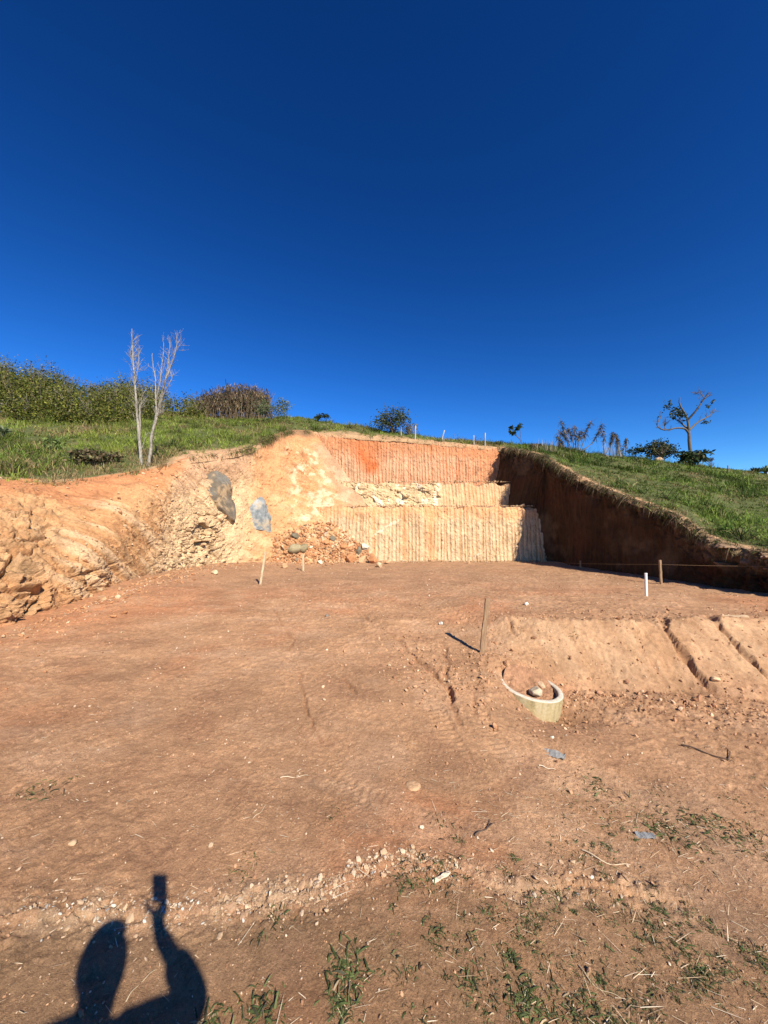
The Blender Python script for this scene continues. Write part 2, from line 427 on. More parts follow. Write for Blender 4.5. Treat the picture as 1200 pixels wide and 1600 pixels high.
def build_ground():
    th = np.concatenate([np.linspace(-math.pi, math.radians(-56), 60, endpoint=False), np.linspace(math.radians(-56), math.radians(56), 720), np.linspace(math.radians(56), math.pi, 61)[1:]])
    r = np.concatenate([[0.05, 0.3, 0.6], np.geomspace(0.85, 30, 860), np.geomspace(32, 4000, 46)])
    T, Rr = np.meshgrid(th, r, indexing='ij')
    x, y = Rr * np.sin(T), Rr * np.cos(T)
    z, lab, rimw, rough = ground_z(x, y, want=True)
    far = sstep(30, 200, Rr)
    z = z * (1 - far) - 6 * sstep(30, 300, Rr)
    c = np.empty(x.shape + (3,))
    c[:] = (0.425, 0.250, 0.137)
    n1 = fbm(x * 0.45, y * 0.45, oct=4, seed=101); n2 = fbm(x * 1.6, y * 2.2, oct=4, seed=103); n3 = fbm(x * 5, y * 6, oct=4, seed=107)
    c = mixa(c, (0.46, 0.20, 0.095), sstep(0.0, 0.5, n1) * 0.6)                      # redder clay
    c = mixa(c, (0.46, 0.29, 0.175), sstep(0.05, 0.5, n2) * 0.6)
    c = mixa(c, (0.26, 0.14, 0.080), sstep(0.15, 0.6, -n2 + 0.3 * n3) * 0.45)
    c = mixa(c, (0.47, 0.20, 0.09), sstep(-3.6, -6.3, x) * sstep(5, 8, y) * sstep(20, 10, y) * (0.6 + 0.4 * n3))
    c = mixa(c, (0.34, 0.205, 0.118), sstep(7, 13, y) * 0.8)                             # greyer far pad
    # pale dry bank below the pad
    k = sstep(1.6, 2.6, x) * sstep(5.9, 6.35, y) * sstep(7.5, 7.1, y)
    c = mixa(c, (0.435, 0.285, 0.165), k * np.clip(0.72 + 0.35 * n3 + .3 * n2, 0, 1))
    c = mixa(c, (0.33, 0.19, 0.10), k * sstep(.1, .45, fbm(x * 2.5 + y, y * 1.2, oct=4, seed=109)) * .7)
    # crumbly pale lip and greyer, greener earth in front
    c = mixa(c, (0.50, 0.35, 0.22), np.clip(rimw * 1.0 * sstep(-0.5, 0.4, fbm(x * 7, y * 7, oct=3, seed=113)), 0, 1))
    dd, tt, side = pdist(x, y, RIM_A)
    inner = np.where(side < 0, sstep(0.0, 0.14, dd), 0) * sstep(3.5, -0.5, x - 0.6)
    c = mixa(c, (0.285, 0.180, 0.098), inner * np.clip(0.75 + 0.35 * n3, 0, 1))
    # wind-swept pale streaks
    st = fbm(x * 1.3 + y * 0.5, y * 5 + 2.5 * fbm(x * 1.1, y * 1.1, oct=2, seed=131), oct=4, seed=127)
    c = mixa(c, (0.55, 0.36, 0.22), sstep(0.25, 0.6, st) * 0.25)
    # straw-pale strip at the right foreground
    k = sstep(0.3, 1.6, x) * sstep(1.8, 2.6, y) * sstep(4.4, 3.2, y)
    c = mixa(c, (0.43, 0.27, 0.16), k * sstep(-0.2, 0.4, n3 + n2) * 0.8)
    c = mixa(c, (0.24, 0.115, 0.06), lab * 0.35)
    c = mixa(c, (0.16, 0.18, 0.07), sstep(40, 90, Rr))
    c *= (1 + 0.10 * n3)[..., None]
    c *= np.array([1.05, 0.98, 0.94])
    V = np.stack([x, y, z], axis=-1)
    g = np.random.default_rng(5)
    grain = g.normal(size=x.shape); grain[1:] += .4 * grain[:-1]
    lump = fbm(x * 30, y * 30, oct=2, seed=141)
    act = sstep(40, 20, Rr) * sstep(.6, 1.1, Rr) * (np.abs(T) < 1.0) * (0.7 + .6 * n3)
    z = z + act * np.clip(Rr, 1, 8) * (0.00075 * grain + 0.0012 * lump)
    c *= np.clip(1 + act * (0.07 * grain + 0.10 * lump), .5, 1.5)[..., None]
    V = np.stack([x, y, z], axis=-1)
    F = grid_faces(len(th), len(r))
    o = mesh_from('ground', V, F, M_GROUND, c.reshape(-1, 3))
    tag(o, 'bare trodden reddish brown clay of the levelled site', kind='structure')
build_ground()
# ---------------------------------------------------------------- banks, cut faces, hillside
def loft(A, B, nt, hpow=1.0, tmin=0.0, tmax=1.0):
    t = np.linspace(tmin, tmax, nt)[None, :, None]
    hp = np.asarray(hpow)
    hp = hp[:, None] if hp.ndim else hp
    h = np.sign(t[..., 0]) * np.abs(t[..., 0]) ** hp
    P = np.empty((len(A), nt, 3))
    P[..., 0] = A[:, None, 0] + (B[:, None, 0] - A[:, None, 0]) * h
    P[..., 1] = A[:, None, 1] + (B[:, None, 1] - A[:, None, 1]) * h
    P[..., 2] = A[:, None, 2] + (B[:, None, 2] - A[:, None, 2]) * t[..., 0]
    return P, np.broadcast_to(t[..., 0], P.shape[:2])

def normals(P):
    du = np.gradient(P, axis=0); dv = np.gradient(P, axis=1)
    n = np.cross(du, dv)
    return n / (np.linalg.norm(n, axis=-1, keepdims=True) + 1e-9)

def chunks(P, sc_, seed, sx=1.0, sz=1.0, warp=0.35):
    """angular broken-rock relief 0..1: stepped cells with cracks between"""
    x, y, z = P[..., 0] * sc_, P[..., 1] * sc_ * sx, P[..., 2] * sc_ * sz
    w = warp * fbm(x * 0.9, y * 0.9, z * 0.9, oct=2, seed=seed + 5)
    d1, d2, v = cells(x + w, y - w, z + w * 0.7, seed)
    crack = sstep(0.0, 0.12, d2 - d1)
    return v, crack, d1

# left bank -------------------------------------------------------
E[11] = W(455, 675, 23.3)
LB = np.array([(-9, -7, -.1), (-7.6, 1, -.1), (-7.25, 4, .0), (-7.0, 5.4, .05), (-6.85, 6.8, .1), (-6.8, 8.0, .12), (-6.85, 9.2, .15), (-7.3, 11.6, .15),
               (-7.4, 13.9, .15), (-6.7, 16.3, .1), (-5.2, 18.1, .1), (-3.1, 18.9, .05), (0.55, 20.5, .0)])
nL = 13
both, tt = crom(np.hstack([LB, E[:nL]]), 1250)
LA, LE = both[:, :3], both[:, 3:]
LBANK_T = tt
hp = np.interp(tt, [0, 5, 8, 9, 10, 12], [1.5, 1.7, 1.55, 1.4, 1.38, 1.32])
P, T = loft(LA, LE, 330, hp, 0.0, 1.02)
N = normals(P)
if (N[..., 0].mean()) < 0: N = -N
S = np.broadcast_to(tt[:, None], T.shape)
x, y, z = P[..., 0], P[..., 1], P[..., 2]
w1 = .5 * fbm(x * .9, y * .9, z * .9, oct=2, seed=6)
v1, c1 = facets(x * 1.3 + w1, y * 1.3 - z * .7 - w1, z * 1.9 + y * .6, 5)
v2, c2 = facets(x * 4.2 + w1, y * 4.2 - z * 2, z * 6.0 + y * 2, 8)
v3, c3 = facets(x * 11, y * 11 - z * 4, z * 14 + y * 4, 9)
# outcrop strength: strong at the near-left foot, around u=300 and behind the boulder
oc = sstep(5.3, 4.4, S) * sstep(0.95, 0.55, T) * sstep(1.5, 3.2, S)
oc = np.maximum(oc, 0.9 * np.exp(-((S - 5.6) / 0.35) ** 2 - ((T - 0.12) / 0.14) ** 2))
oc = np.maximum(oc, 0.8 * np.exp(-((S - 8.3) / 0.5) ** 2 - ((T - 0.25) / 0.2) ** 2))
oc = np.maximum(oc, 0.6 * np.exp(-((S - 10.9) / 0.5) ** 2 - ((T - 0.75) / 0.2) ** 2))
low = sstep(0.75, 0.25, T)
# strokes raked down and to the right by the machine
q = y * 1.0 + z * 1.05
rk = fbm(q * 3.2, (y - z) * 0.35 + 5, oct=4, seed=15)
rk2 = fbm(q * 9.0, (y - z) * 0.9, oct=3, seed=16)
rkw = sstep(4.6, 5.6, S) * sstep(9.6, 8.4, S) * sstep(0.97, 0.8, T)
n0 = fbm(x * 1.4, y * 1.4, z * 1.4, oct=3, seed=29)
d = 0.20 * fbm(x * .6, y * .6, z * .6, oct=3, seed=17)
d = d + 0.045 * fbm(x * 3, y * 3, z * 3, oct=4, seed=18)
d = d + rkw * (0.10 * rk + 0.05 * rk2 + 0.04 * fbm(q * 20, (y - z) * 2, oct=2, seed=26))
patch = sstep(-.15, .25, fbm(x * .9, y * .9, z * 1.2, oct=3, seed=27))
d = d + oc * (0.35 * v1 + 0.17 * v2 + .05 * v3 - .30 * sstep(.10, 0, c1) * sstep(-.3, .3, n0) - .10 * sstep(.08, 0, c2) * sstep(0, .4, n0))
d = d + (1 - oc) * patch * (0.055 * v2 + 0.03 * v3) * (.4 + .6 * low)
lump = np.maximum(fbm(x * 5.5, y * 5.5, z * 5.5, oct=3, seed=19) - 0.12, 0)
d = d + 0.16 * lump * (0.35 + 0.65 * (1 - rkw))
d = d * sstep(1.02, 0.86, T)
P2 = P + N * d[..., None]
c = np.empty(P.shape); c[:] = (0.50, 0.295, 0.145)
n1 = fbm(x * .8, y * .8, z * 1.2, oct=4, seed=23); n2 = fbm(x * 3, y * 3, z * 3, oct=4, seed=24)
c = mixa(c, (0.60, 0.415, 0.245), sstep(0.0, 0.35, rk + 0.5 * n1) * (0.35 + 0.65 * rkw) * 0.9)
c = mixa(c, (0.47, 0.235, 0.105), sstep(0.0, 0.4, -rk + 0.3 * n1) * 0.6)
c = mixa(c, (0.47, 0.21, 0.095), sstep(0.70, 0.88, T + 0.12 * n1) * sstep(7.6, 6.8, S + 0.5 * n1) * 0.9)        # reddish upper part
c = mixa(c, (0.47, 0.30, 0.185), sstep(0.5, 0.8, T + 0.15 * n1) * sstep(6.9, 7.4, S) * sstep(9.6, 8.8, S) * 0.8)
c = mixa(c, (0.62, 0.46, 0.275), sstep(6.8, 7.8, S + 0.4 * n1) * sstep(9.8, 9.0, S) * sstep(0.85, 0.55, T + 0.1 * n1) * 0.85)
c = mixa(c, (0.54, 0.27, 0.13), sstep(9.2, 9.9, S + 0.3 * n2) * sstep(0.45, 0.75, T + 0.25 * n1) * 0.9)           # orange band under the turf
c = mixa(c, (0.66, 0.53, 0.35), sstep(10.2, 10.9, S) * sstep(0.0, 0.4, fbm(q * 1.3, (y - z) * 3.2, x * 1.5, oct=4, seed=28) + 0.5 * n1) * sstep(0.93, 0.8, T) * 0.8)
c = mixa(c, (0.56, 0.26, 0.12), sstep(10.2, 10.9, S) * sstep(0.05, 0.3, -n1) * 0.6)
c = mixa(c, (0.42, 0.27, 0.165), sstep(11.35, 11.8, S + 0.15 * n2) * sstep(0.93, 0.85, T) * 0.8)
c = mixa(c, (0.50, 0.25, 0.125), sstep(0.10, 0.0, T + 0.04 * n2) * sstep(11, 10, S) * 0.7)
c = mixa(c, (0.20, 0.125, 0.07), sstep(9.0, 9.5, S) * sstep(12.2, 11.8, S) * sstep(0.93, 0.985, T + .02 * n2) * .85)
c = mixa(c, (0.44, 0.27, 0.14), oc * sstep(0.0, 0.4, v2) * 0.7)
c *= (1 + 0.12 * n2)[..., None]
c *= np.array([1.03, 0.97, 0.93])
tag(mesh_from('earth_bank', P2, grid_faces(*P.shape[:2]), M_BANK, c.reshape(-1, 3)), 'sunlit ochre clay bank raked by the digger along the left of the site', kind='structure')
BANK_P, BANK_S = P2, S

# stepped back wall -----------------------------------------------
def cut_face(A, B, ns, nt, pitch, dep, colour, rocky, seed, amp=0.05):
    Ac, _ = crom(A, ns); Bc, _ = crom(B, ns)
    P, T = loft(Ac, Bc, nt, 1.0)
    N = normals(P)
    if N[..., 1].mean() > 0: N = -N
    x, y, z = P[..., 0], P[..., 1], P[..., 2]
    ro = rocky(x, z)
    ph = x + 0.03 * fbm(x * 0.9, z * 0.4, oct=2, seed=seed) + 0.012 * fbm(x * 6, z * 2.5, oct=2, seed=seed + 1)
    ph = ph + 0.16 * fbm(x * 1.1, x * 0 + seed, oct=3, seed=seed + 16) + 0.05 * (z - z.min()) * vnoise(np.floor(x / 1.15), z * 0 + .5, seed=seed + 17)
    f = np.mod(ph / pitch + 0.26 * vnoise(np.floor(ph / pitch), z * 0.25 + .5, seed=seed + 2), 1.0)
    groove = np.where(f < .74, (f / .74) ** .8, (1 - f) / .26)      # tooth marks: long flank towards the sun, short steep one away
    stroke = np.clip(0.62 + 0.65 * vnoise(np.floor(ph / pitch) * 1.7, z * .7, seed=seed + 3), .08, 1.2)
    broken = sstep(0.45, 0.0, fbm(x * 2.2, z * 2.2, oct=3, seed=seed + 4))
    d = -dep * groove * stroke * (0.35 + 0.65 * broken) * (1 - ro)
    d = d + 0.022 * facets(x * 7, y * 7, z * 4.5, seed + 14)[0] + 0.02 * fbm(x * 14, z * 8, oct=3, seed=seed + 15) + amp * fbm(x * 1.1, z * 1.1, oct=3, seed=seed + 5) + 0.026 * fbm(x * 8, z * 5, oct=4, seed=seed + 6)
    ca, cb = facets(x * 1.2, y * 1.2, z * 2.4 + x * .5, seed + 7)
    cc, cd = facets(x * 4.5, y * 4.5, z * 7 + x * 1.5, seed + 8)
    d = d + ro * (0.20 * ca + 0.09 * cc + .05 * fbm(x * 5, z * 9, oct=3, seed=seed + 13))
    d = d - 0.03 * np.maximum(fbm(x * 4, z * 4, oct=3, seed=seed + 9) - 0.3, 0)
    d = d - 0.16 * sstep(.90, 1.0, T) * np.maximum(fbm(x * 1.6, z * 1.6, oct=3, seed=seed + 18), 0) * 2
    d = d - 0.10 * sstep(0.97, 1.0, T) * (0.5 + fbm(x * 3, z * 0, oct=3, seed=seed + 11))
    P2 = P + N * d[..., None]
    P2[..., 2] += 0.15 * sstep(0.8, 1.0, T) * fbm(x * 2.2, z * 0 + 1.0, oct=4, seed=seed + 12)
    c = colour(x, z, T, groove, f, ro)
    n = fbm(x * 6, z * 6, oct=3, seed=seed + 10)
    c = c * (1 + 0.10 * n)[..., None] * np.array([1.02, .97, .93])
    return P2, c

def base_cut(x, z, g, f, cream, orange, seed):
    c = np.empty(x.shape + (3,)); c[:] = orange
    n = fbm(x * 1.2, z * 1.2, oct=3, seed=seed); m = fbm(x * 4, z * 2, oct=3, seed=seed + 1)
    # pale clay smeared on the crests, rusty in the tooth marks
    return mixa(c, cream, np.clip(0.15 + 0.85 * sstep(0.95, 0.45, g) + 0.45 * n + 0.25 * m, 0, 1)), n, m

def vein(x, z, x0, z0, x1, z1, w, seed):
    dx, dz = x1 - x0, z1 - z0
    L = math.hypot(dx, dz)
    xx = x + 0.22 * fbm(x * 2.5, z * 2.5, oct=4, seed=seed)
    t = ((xx - x0) * dx + (z - z0) * dz) / L / L
    dd = np.abs((xx - x0) * dz - (z - z0) * dx) / L
    w = w * (1 + .6 * vnoise(x * 5, z * 5, seed=seed + 1))
    return sstep(w, w * 0.2, dd) * sstep(-.5, .1, fbm(x * 4, z * 4, oct=3, seed=seed + 2)) * sstep(0, 0.08, t) * sstep(1, 0.92, t)

def col3(x, z, T, g, f, ro):
    c, n, m = base_cut(x, z, g, f, (0.55, 0.345, 0.21), (0.46, 0.175, 0.08), 200)
    red = np.exp(-((x + 0.9 + 0.28 * (z - 6.0)) / (0.5 + 0.25 * np.maximum(z - 5.4, 0))) ** 2) * sstep(5.2, 5.9, z)
    c = mixa(c, (0.50, 0.15, 0.055), np.clip(red * (1.1 + 0.6 * m), 0, 1))
    c = mixa(c, (0.50, 0.21, 0.095), sstep(0.60, 0.82, T + 0.15 * n) * 0.7)
    c = mixa(c, (0.56, 0.235, 0.11), sstep(4.6, 7.0, x + 1.2 * n) * 0.6)
    c = mixa(c, (0.54, 0.34, 0.20), sstep(0.93, 0.99, T) * 0.8) * .9
    return c
def col2(x, z, T, g, f, ro):
    c, n, m = base_cut(x, z, g, f, (0.54, 0.37, 0.215), (0.44, 0.235, 0.115), 210)
    c = mixa(c, (0.54, 0.41, 0.24), ro * 0.9)
    c = mixa(c, (0.68, 0.60, 0.47), ro * sstep(0.15, 0.45, m + 0.4 * n))
    c = mixa(c, (0.40, 0.31, 0.19), ro * sstep(0.15, 0.5, -m) * 0.6)
    c = mixa(c, (0.68, 0.54, 0.38), .8 * vein(x, z, 2.5, 3.3, 3.3, 4.4, 0.10, 5))
    c = mixa(c, (0.42, 0.26, 0.14), sstep(0.94, 1.0, T + 0.03 * m) * 0.7)
    return c
def col1(x, z, T, g, f, ro):
    c, n, m = base_cut(x, z, g, f, (0.56, 0.415, 0.26), (0.39, 0.235, 0.12), 220)
    c = mixa(c, (0.62, 0.31, 0.145), sstep(0.72, 0.95, T + 0.14 * n) * 0.65)
    for xc, w in ((1.08, 0.16), (2.45, 0.28), (-0.55, 0.1)):
        c = mixa(c, (0.57, 0.29, 0.135), np.exp(-((x - xc - 0.05 * n) / w) ** 2) * 0.75)
    c = mixa(c, (0.68, 0.56, 0.40), .75 * vein(x, z, -0.75, 1.45, 0.85, 2.45, 0.10, 6))
    c = mixa(c, (0.66, 0.54, 0.38), .75 * vein(x, z, 4.6, 0.35, 6.4, 1.75, 0.05, 7))
    c = mixa(c, (0.50, 0.36, 0.20), sstep(0.1, 0.5, -n) * sstep(2.0, 0.0, x) * 0.45)
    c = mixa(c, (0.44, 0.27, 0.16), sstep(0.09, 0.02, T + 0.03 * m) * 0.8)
    return c
none = lambda x, z: np.zeros(x.shape)
rock2 = lambda x, z: sstep(3.5, 2.9, x + 0.5 * fbm(x * 1.5, z * 1.5, oct=2, seed=230)) * 0.9
def tier(name, A, B, ns, nt, pitch, dep, colf, rocky, seed, ledge, lcol):
    P2, c = cut_face(A, B, ns, nt, pitch, dep, colf, rocky, seed)
    # the ledge on top, running back to the foot of the next face
    if ledge:
        k = 26
        s = np.linspace(0, 1, k + 1)[1:][None, :, None]
        top = P2[:, -1:, :]
        L = top + s * np.array([0, ledge, 0.0])
        L[..., 2] += 0.05 * fbm(L[..., 0] * 2.5, L[..., 1] * 2.5, oct=4, seed=seed + 30) * s[..., 0] ** 0.5
        P2 = np.concatenate([P2, L], axis=1)
        lc = np.broadcast_to(np.array(lcol), L.shape)
        c = np.concatenate([c, lc], axis=1)
    o = mesh_from(name, P2, grid_faces(*P2.shape[:2]), M_CUT, c.reshape(-1, 3))
    return o
z1 = W(0, 791, 20.2)[2]; z2 = W(0, 753, 22.35)[2]
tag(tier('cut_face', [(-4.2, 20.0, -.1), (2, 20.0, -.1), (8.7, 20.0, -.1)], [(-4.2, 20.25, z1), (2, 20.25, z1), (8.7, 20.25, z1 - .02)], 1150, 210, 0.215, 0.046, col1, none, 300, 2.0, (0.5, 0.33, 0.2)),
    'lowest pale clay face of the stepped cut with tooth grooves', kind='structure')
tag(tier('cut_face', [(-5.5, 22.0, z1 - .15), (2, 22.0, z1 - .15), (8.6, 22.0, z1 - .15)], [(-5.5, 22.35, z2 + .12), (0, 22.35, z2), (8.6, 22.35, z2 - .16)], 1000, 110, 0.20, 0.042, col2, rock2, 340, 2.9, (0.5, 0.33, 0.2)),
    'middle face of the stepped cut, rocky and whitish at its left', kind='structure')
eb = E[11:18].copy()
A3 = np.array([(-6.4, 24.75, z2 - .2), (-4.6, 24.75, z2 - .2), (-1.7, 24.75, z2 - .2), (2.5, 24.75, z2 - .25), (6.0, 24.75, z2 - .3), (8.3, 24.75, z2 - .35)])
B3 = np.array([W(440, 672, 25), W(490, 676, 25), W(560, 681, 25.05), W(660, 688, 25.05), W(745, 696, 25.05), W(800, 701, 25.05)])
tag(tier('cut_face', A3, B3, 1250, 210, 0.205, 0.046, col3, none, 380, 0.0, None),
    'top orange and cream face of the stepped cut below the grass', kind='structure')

# right wall ------------------------------------------------------
eR = E[16:28]
bR = eR.copy(); 
bR[:, 2] = -0.05
bR[:, 0] -= np.clip((eR[:, 2] - 0.2) * 0.03, 0.0, 0.3) + 0.02
bR[-1] = (11.2, 3.5, -.3)
far_pt_e = np.array([[7.55, 26.0, eR[0, 2]]]); far_pt_b = np.array([[6.9, 26.0, -.05]])
bR[0, 0] = 6.3; bR[1, 0] = 5.95; bR[2, :2] = (7.15, 21.1)
bR = np.insert(bR, 3, [8.62, 19.75, -.05], axis=0); eR = np.insert(eR, 3, (eR[2] * .85 + eR[3] * .15), axis=0)
both, tR = crom(np.hstack([np.vstack([far_pt_b, bR]), np.vstack([far_pt_e, eR])]), 1000)
P, T = loft(both[:, :3], both[:, 3:], 260, 1.0, 0, 1.0)
N = normals(P)
if N[..., 0].mean() > 0: N = -N
x, y, z = P[..., 0], P[..., 1], P[..., 2]
arc = np.concatenate([[0], np.cumsum(np.linalg.norm(np.diff(both[:, :2], axis=0), axis=1))])[:, None] * np.ones(T.shape)
f = np.mod(arc / 0.30 + 0.1 * fbm(arc * .5, z * .4, oct=2, seed=401), 1.0)
H = both[:, 5][:, None] - z
ragged = sstep(1.3, 0.1, H)
d = -0.07 * np.sin(np.pi * f) ** 0.7 * (0.4 + 0.6 * (0.5 + 0.5 * vnoise(np.floor(arc / 0.3), z, seed=402)))
d += 0.10 * fbm(arc * .8, z * .8, oct=3, seed=403) + 0.03 * fbm(arc * 5, z * 5, oct=4, seed=404)
va, ca = facets(x * 2.2, y * 2.2, z * 2.4, 405); va = va + .5; ca = ca * 8
vb, cb = facets(x * 6, y * 6, z * 6, 406); vb = vb + .5
drip = fbm(arc * 4.5, z * 0.9, oct=3, seed=408)
d += ragged * (0.12 * (va - 0.45) + 0.12 * (vb - 0.4) + 0.30 * drip + 0.10 * fbm(arc * 11, z * 3, oct=2, seed=409))
nearend = sstep(13.5, 11, y)
d += nearend * (0.22 * (va - 0.5) + .10 * (vb - .5) + .25 * np.maximum(fbm(x * 1.8, y * 1.8, z * 1.8, oct=3, seed=412), -.1))
d *= sstep(1.0, 0.985, T) * 0.8 + 0.2
P2 = P + N * d[..., None]
n1 = fbm(arc * .7, z * .9, oct=4, seed=410); n2 = fbm(arc * 3, z * 2, oct=4, seed=411)
c = np.empty(P.shape); c[:] = (0.064, 0.033, 0.015)  # clay colour darkened to deepen the shade on this wall
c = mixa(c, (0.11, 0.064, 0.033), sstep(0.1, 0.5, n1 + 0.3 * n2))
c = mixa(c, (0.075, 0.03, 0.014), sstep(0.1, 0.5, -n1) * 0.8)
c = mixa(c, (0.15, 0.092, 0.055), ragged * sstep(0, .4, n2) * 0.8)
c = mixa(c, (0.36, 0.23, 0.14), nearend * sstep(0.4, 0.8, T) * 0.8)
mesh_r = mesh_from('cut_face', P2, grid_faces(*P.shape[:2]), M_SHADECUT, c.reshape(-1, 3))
tag(mesh_r, 'shaded red clay wall along the right of the pit, its shade deepened in the colour', kind='structure')
RW_TOP = both[:, 3:]; RW_ARC = arc[:, 0]

# hillside --------------------------------------------------------
k = np.arange(len(E))
F = R.copy()
cen = np.array([0, 12.0])
dirv = R[:, :2] - cen; dirv /= np.linalg.norm(dirv, axis=1, keepdims=True)
F[:, :2] = R[:, :2] + dirv * 60; F[:, 2] = -7
both, tH = crom(np.hstack([E, R, F]), 900)
HE, HR, HF = both[:, :3], both[:, 3:6], both[:, 6:]
ntH = 260
t = np.concatenate([[-0.012], np.linspace(0, 1, ntH - 31) ** 1.15, np.linspace(1, 2, 31)[1:]])[None, :]
tc = np.clip(t, -1, 1)
P = np.empty((900, ntH, 3))
for q in range(2):
    P[..., q] = np.where(t <= 1, HE[:, None, q] + (HR[:, None, q] - HE[:, None, q]) * tc, HR[:, None, q] + (HF[:, None, q] - HR[:, None, q]) * (t - 1))
u = np.clip(t - 1, 0, 1)
P[..., 2] = np.where(t <= 1, HE[:, None, 2] + (HR[:, None, 2] - HE[:, None, 2]) * (np.clip(tc, 0, 1) * 1.18 - 0.18 * np.clip(tc, 0, 1) ** 3), HR[:, None, 2] + (HF[:, None, 2] - HR[:, None, 2]) * u ** 1.3)
S = np.broadcast_to(tH[:, None], P.shape[:2]); T = np.broadcast_to(t, P.shape[:2])
x, y = P[..., 0], P[..., 1]
dist = np.hypot(x - HE[:, None, 0], y - HE[:, None, 1])
amp = sstep(0.0, 1.6, dist)
edge_lip = np.exp(-(dist / 0.35) ** 2)
P[..., 2] += amp * (0.16 * fbm(x * .5, y * .5, oct=3, seed=501) + 0.05 * fbm(x * 2.5, y * 2.5, oct=3, seed=502)) * sstep(2.0, 1.2, T) + edge_lip * 0.06 * fbm(x * 3, y * 3, oct=3, seed=503)
P[:, 0, 2] -= 0.25
lipn = fbm(tH * 6, tH * 0 + .5, oct=4, seed=505) * 0.10
P[:, 0, 0] += 0; 
n1 = fbm(x * .6, y * .6, oct=4, seed=511); n2 = fbm(x * 2.5, y * 2.5, oct=4, seed=512)
c = np.empty(P.shape); c[:] = (0.085, 0.095, 0.032)
c = mixa(c, (0.22, 0.17, 0.08), sstep(0.2, 0.6, n2) * 0.5)
bare = sstep(0.55, 0.1, dist + 0.5 * n1 + 0.3 * n2) * sstep(17.5, 19, S)
bare = np.maximum(bare, sstep(0.35, 0.1, dist) * 0.8)
bare = np.maximum(bare, sstep(1.7, 0.5, dist + 0.6 * n2 + 0.4 * n1) * sstep(6.3, 7.0, S) * sstep(9.2, 8.6, S))
bare = np.maximum(bare, sstep(0.9, 0.3, dist + 0.5 * n2) * sstep(12, 12.5, S) * sstep(17, 16, S) * 0.7)
c = mixa(c, (0.46, 0.27, 0.15), np.clip(bare, 0, 1))
HILL_P, HILL_S, HILL_D, HILL_BARE, HILL_T = P, S, dist, np.clip(bare, 0, 1), T
tag(mesh_from('hillside', P, grid_faces(*P.shape[:2]), M_SOIL, c.reshape(-1, 3)), 'grassy slope above the cut', kind='structure')
# ---------------------------------------------------------------- where things stand
def project(P):
    P = np.asarray(P, dtype=float)
    y = P[..., 1]; z = P[..., 2] - CAMZ
    f = y * CP + z * SP; b = -y * SP + z * CP
    f = np.where(np.abs(f) < 1e-6, 1e-6, f)
    return CX + FPX * P[..., 0] / f, CY - FPX * b / f
def hill_z(x, y):
    m = HILL_T <= 1.3
    d = np.where(m, (HILL_P[..., 0] - x) ** 2 + (HILL_P[..., 1] - y) ** 2, 1e9)
    return float(HILL_P[..., 2].ravel()[d.argmin()])
HU, HV = project(HILL_P)
def hill_pick(u, v):
    d = np.where((HILL_T <= 1.0) & (HILL_P[..., 1] > 3) & (HILL_T >= 0.02), (HU - u) ** 2 + (HV - v) ** 2, 1e9)
    return HILL_P.reshape(-1, 3)[d.argmin()].copy()
BU, BV = project(BANK_P)
def bank_pick(u, v):
    d = np.where(BANK_P[..., 1] > 3, (BU - u) ** 2 + (BV - v) ** 2, 1e9)
    i = d.argmin()
    return BANK_P.reshape(-1, 3)[i].copy()
def gpick(u, v):
    p = pix2ground(u, v)
    p[2] = float(ground_z(np.array([p[0]]), np.array([p[1]]))[0])
    return p
def gz(x, y):
    return float(ground_z(np.array([float(x)]), np.array([float(y)]))[0])

# ---------------------------------------------------------------- rocks
def ico(sub):
    bm = bmesh.new(); bmesh.ops.create_icosphere(bm, subdivisions=sub, radius=1.0)
    V = np.array([v.co[:] for v in bm.verts]); F = np.array([[v.index for v in f.verts] for f in bm.faces]); bm.free()
    return V, F
ICO1, ICO2, ICO3, ICO4 = ico(1), ico(2), ico(3), ico(5)
def rock_shape(base, seed, cuts=9, rough=0.06):
    """a broken stone: sphere cut by random planes, then weathered"""
    V, F = base
    r = np.random.default_rng(seed)
    V = V.copy()
    for i in range(cuts):
        n = r.normal(size=3); n /= np.linalg.norm(n); h = r.uniform(0.45, 0.8)
        dd = V @ n; V = np.where((dd > h)[:, None], V - (dd - h)[:, None] * n * 0.94, V)
    nn = V / (np.linalg.norm(V, axis=1, keepdims=True) + 1e-9)
    V = V + nn * (rough * fbm(V[:, 0] * 2 + seed, V[:, 1] * 2, V[:, 2] * 2, oct=4, seed=seed))[:, None]
    return V, F
def rock(name, loc, size, colr, label, cat='rock', group=None, seed=0, squash=(1, 1, 0.75), rot=None, sink=0.3, base=None, mat=None, rough=0.07):
    V, F = rock_shape(base or ICO3, seed, rough=rough)
    V = V * np.array(squash)
    if rot is None: rot = (random.uniform(-.3, .3), random.uniform(-.3, .3), random.uniform(0, 6.28))
    V = V @ np.array(Euler(rot).to_matrix()).T
    V = V * (size / 2)
    V[:, 2] -= V[:, 2].min() + sink * (V[:, 2].max() - V[:, 2].min()) 
    n = fbm(V[:, 0] * 8 / size, V[:, 1] * 8 / size, V[:, 2] * 8 / size, oct=3, seed=seed + 3)
    c = np.array(colr)[None, :] * (1 + 0.25 * n)[:, None]
    o = mesh_from(name, V, F, mat or M_CHIP, c, smooth=False)
    if base is ICO4: o.data.polygons.foreach_set('use_smooth', [True] * len(o.data.polygons))
    o.location = loc
    return tag(o, label, cat, group)

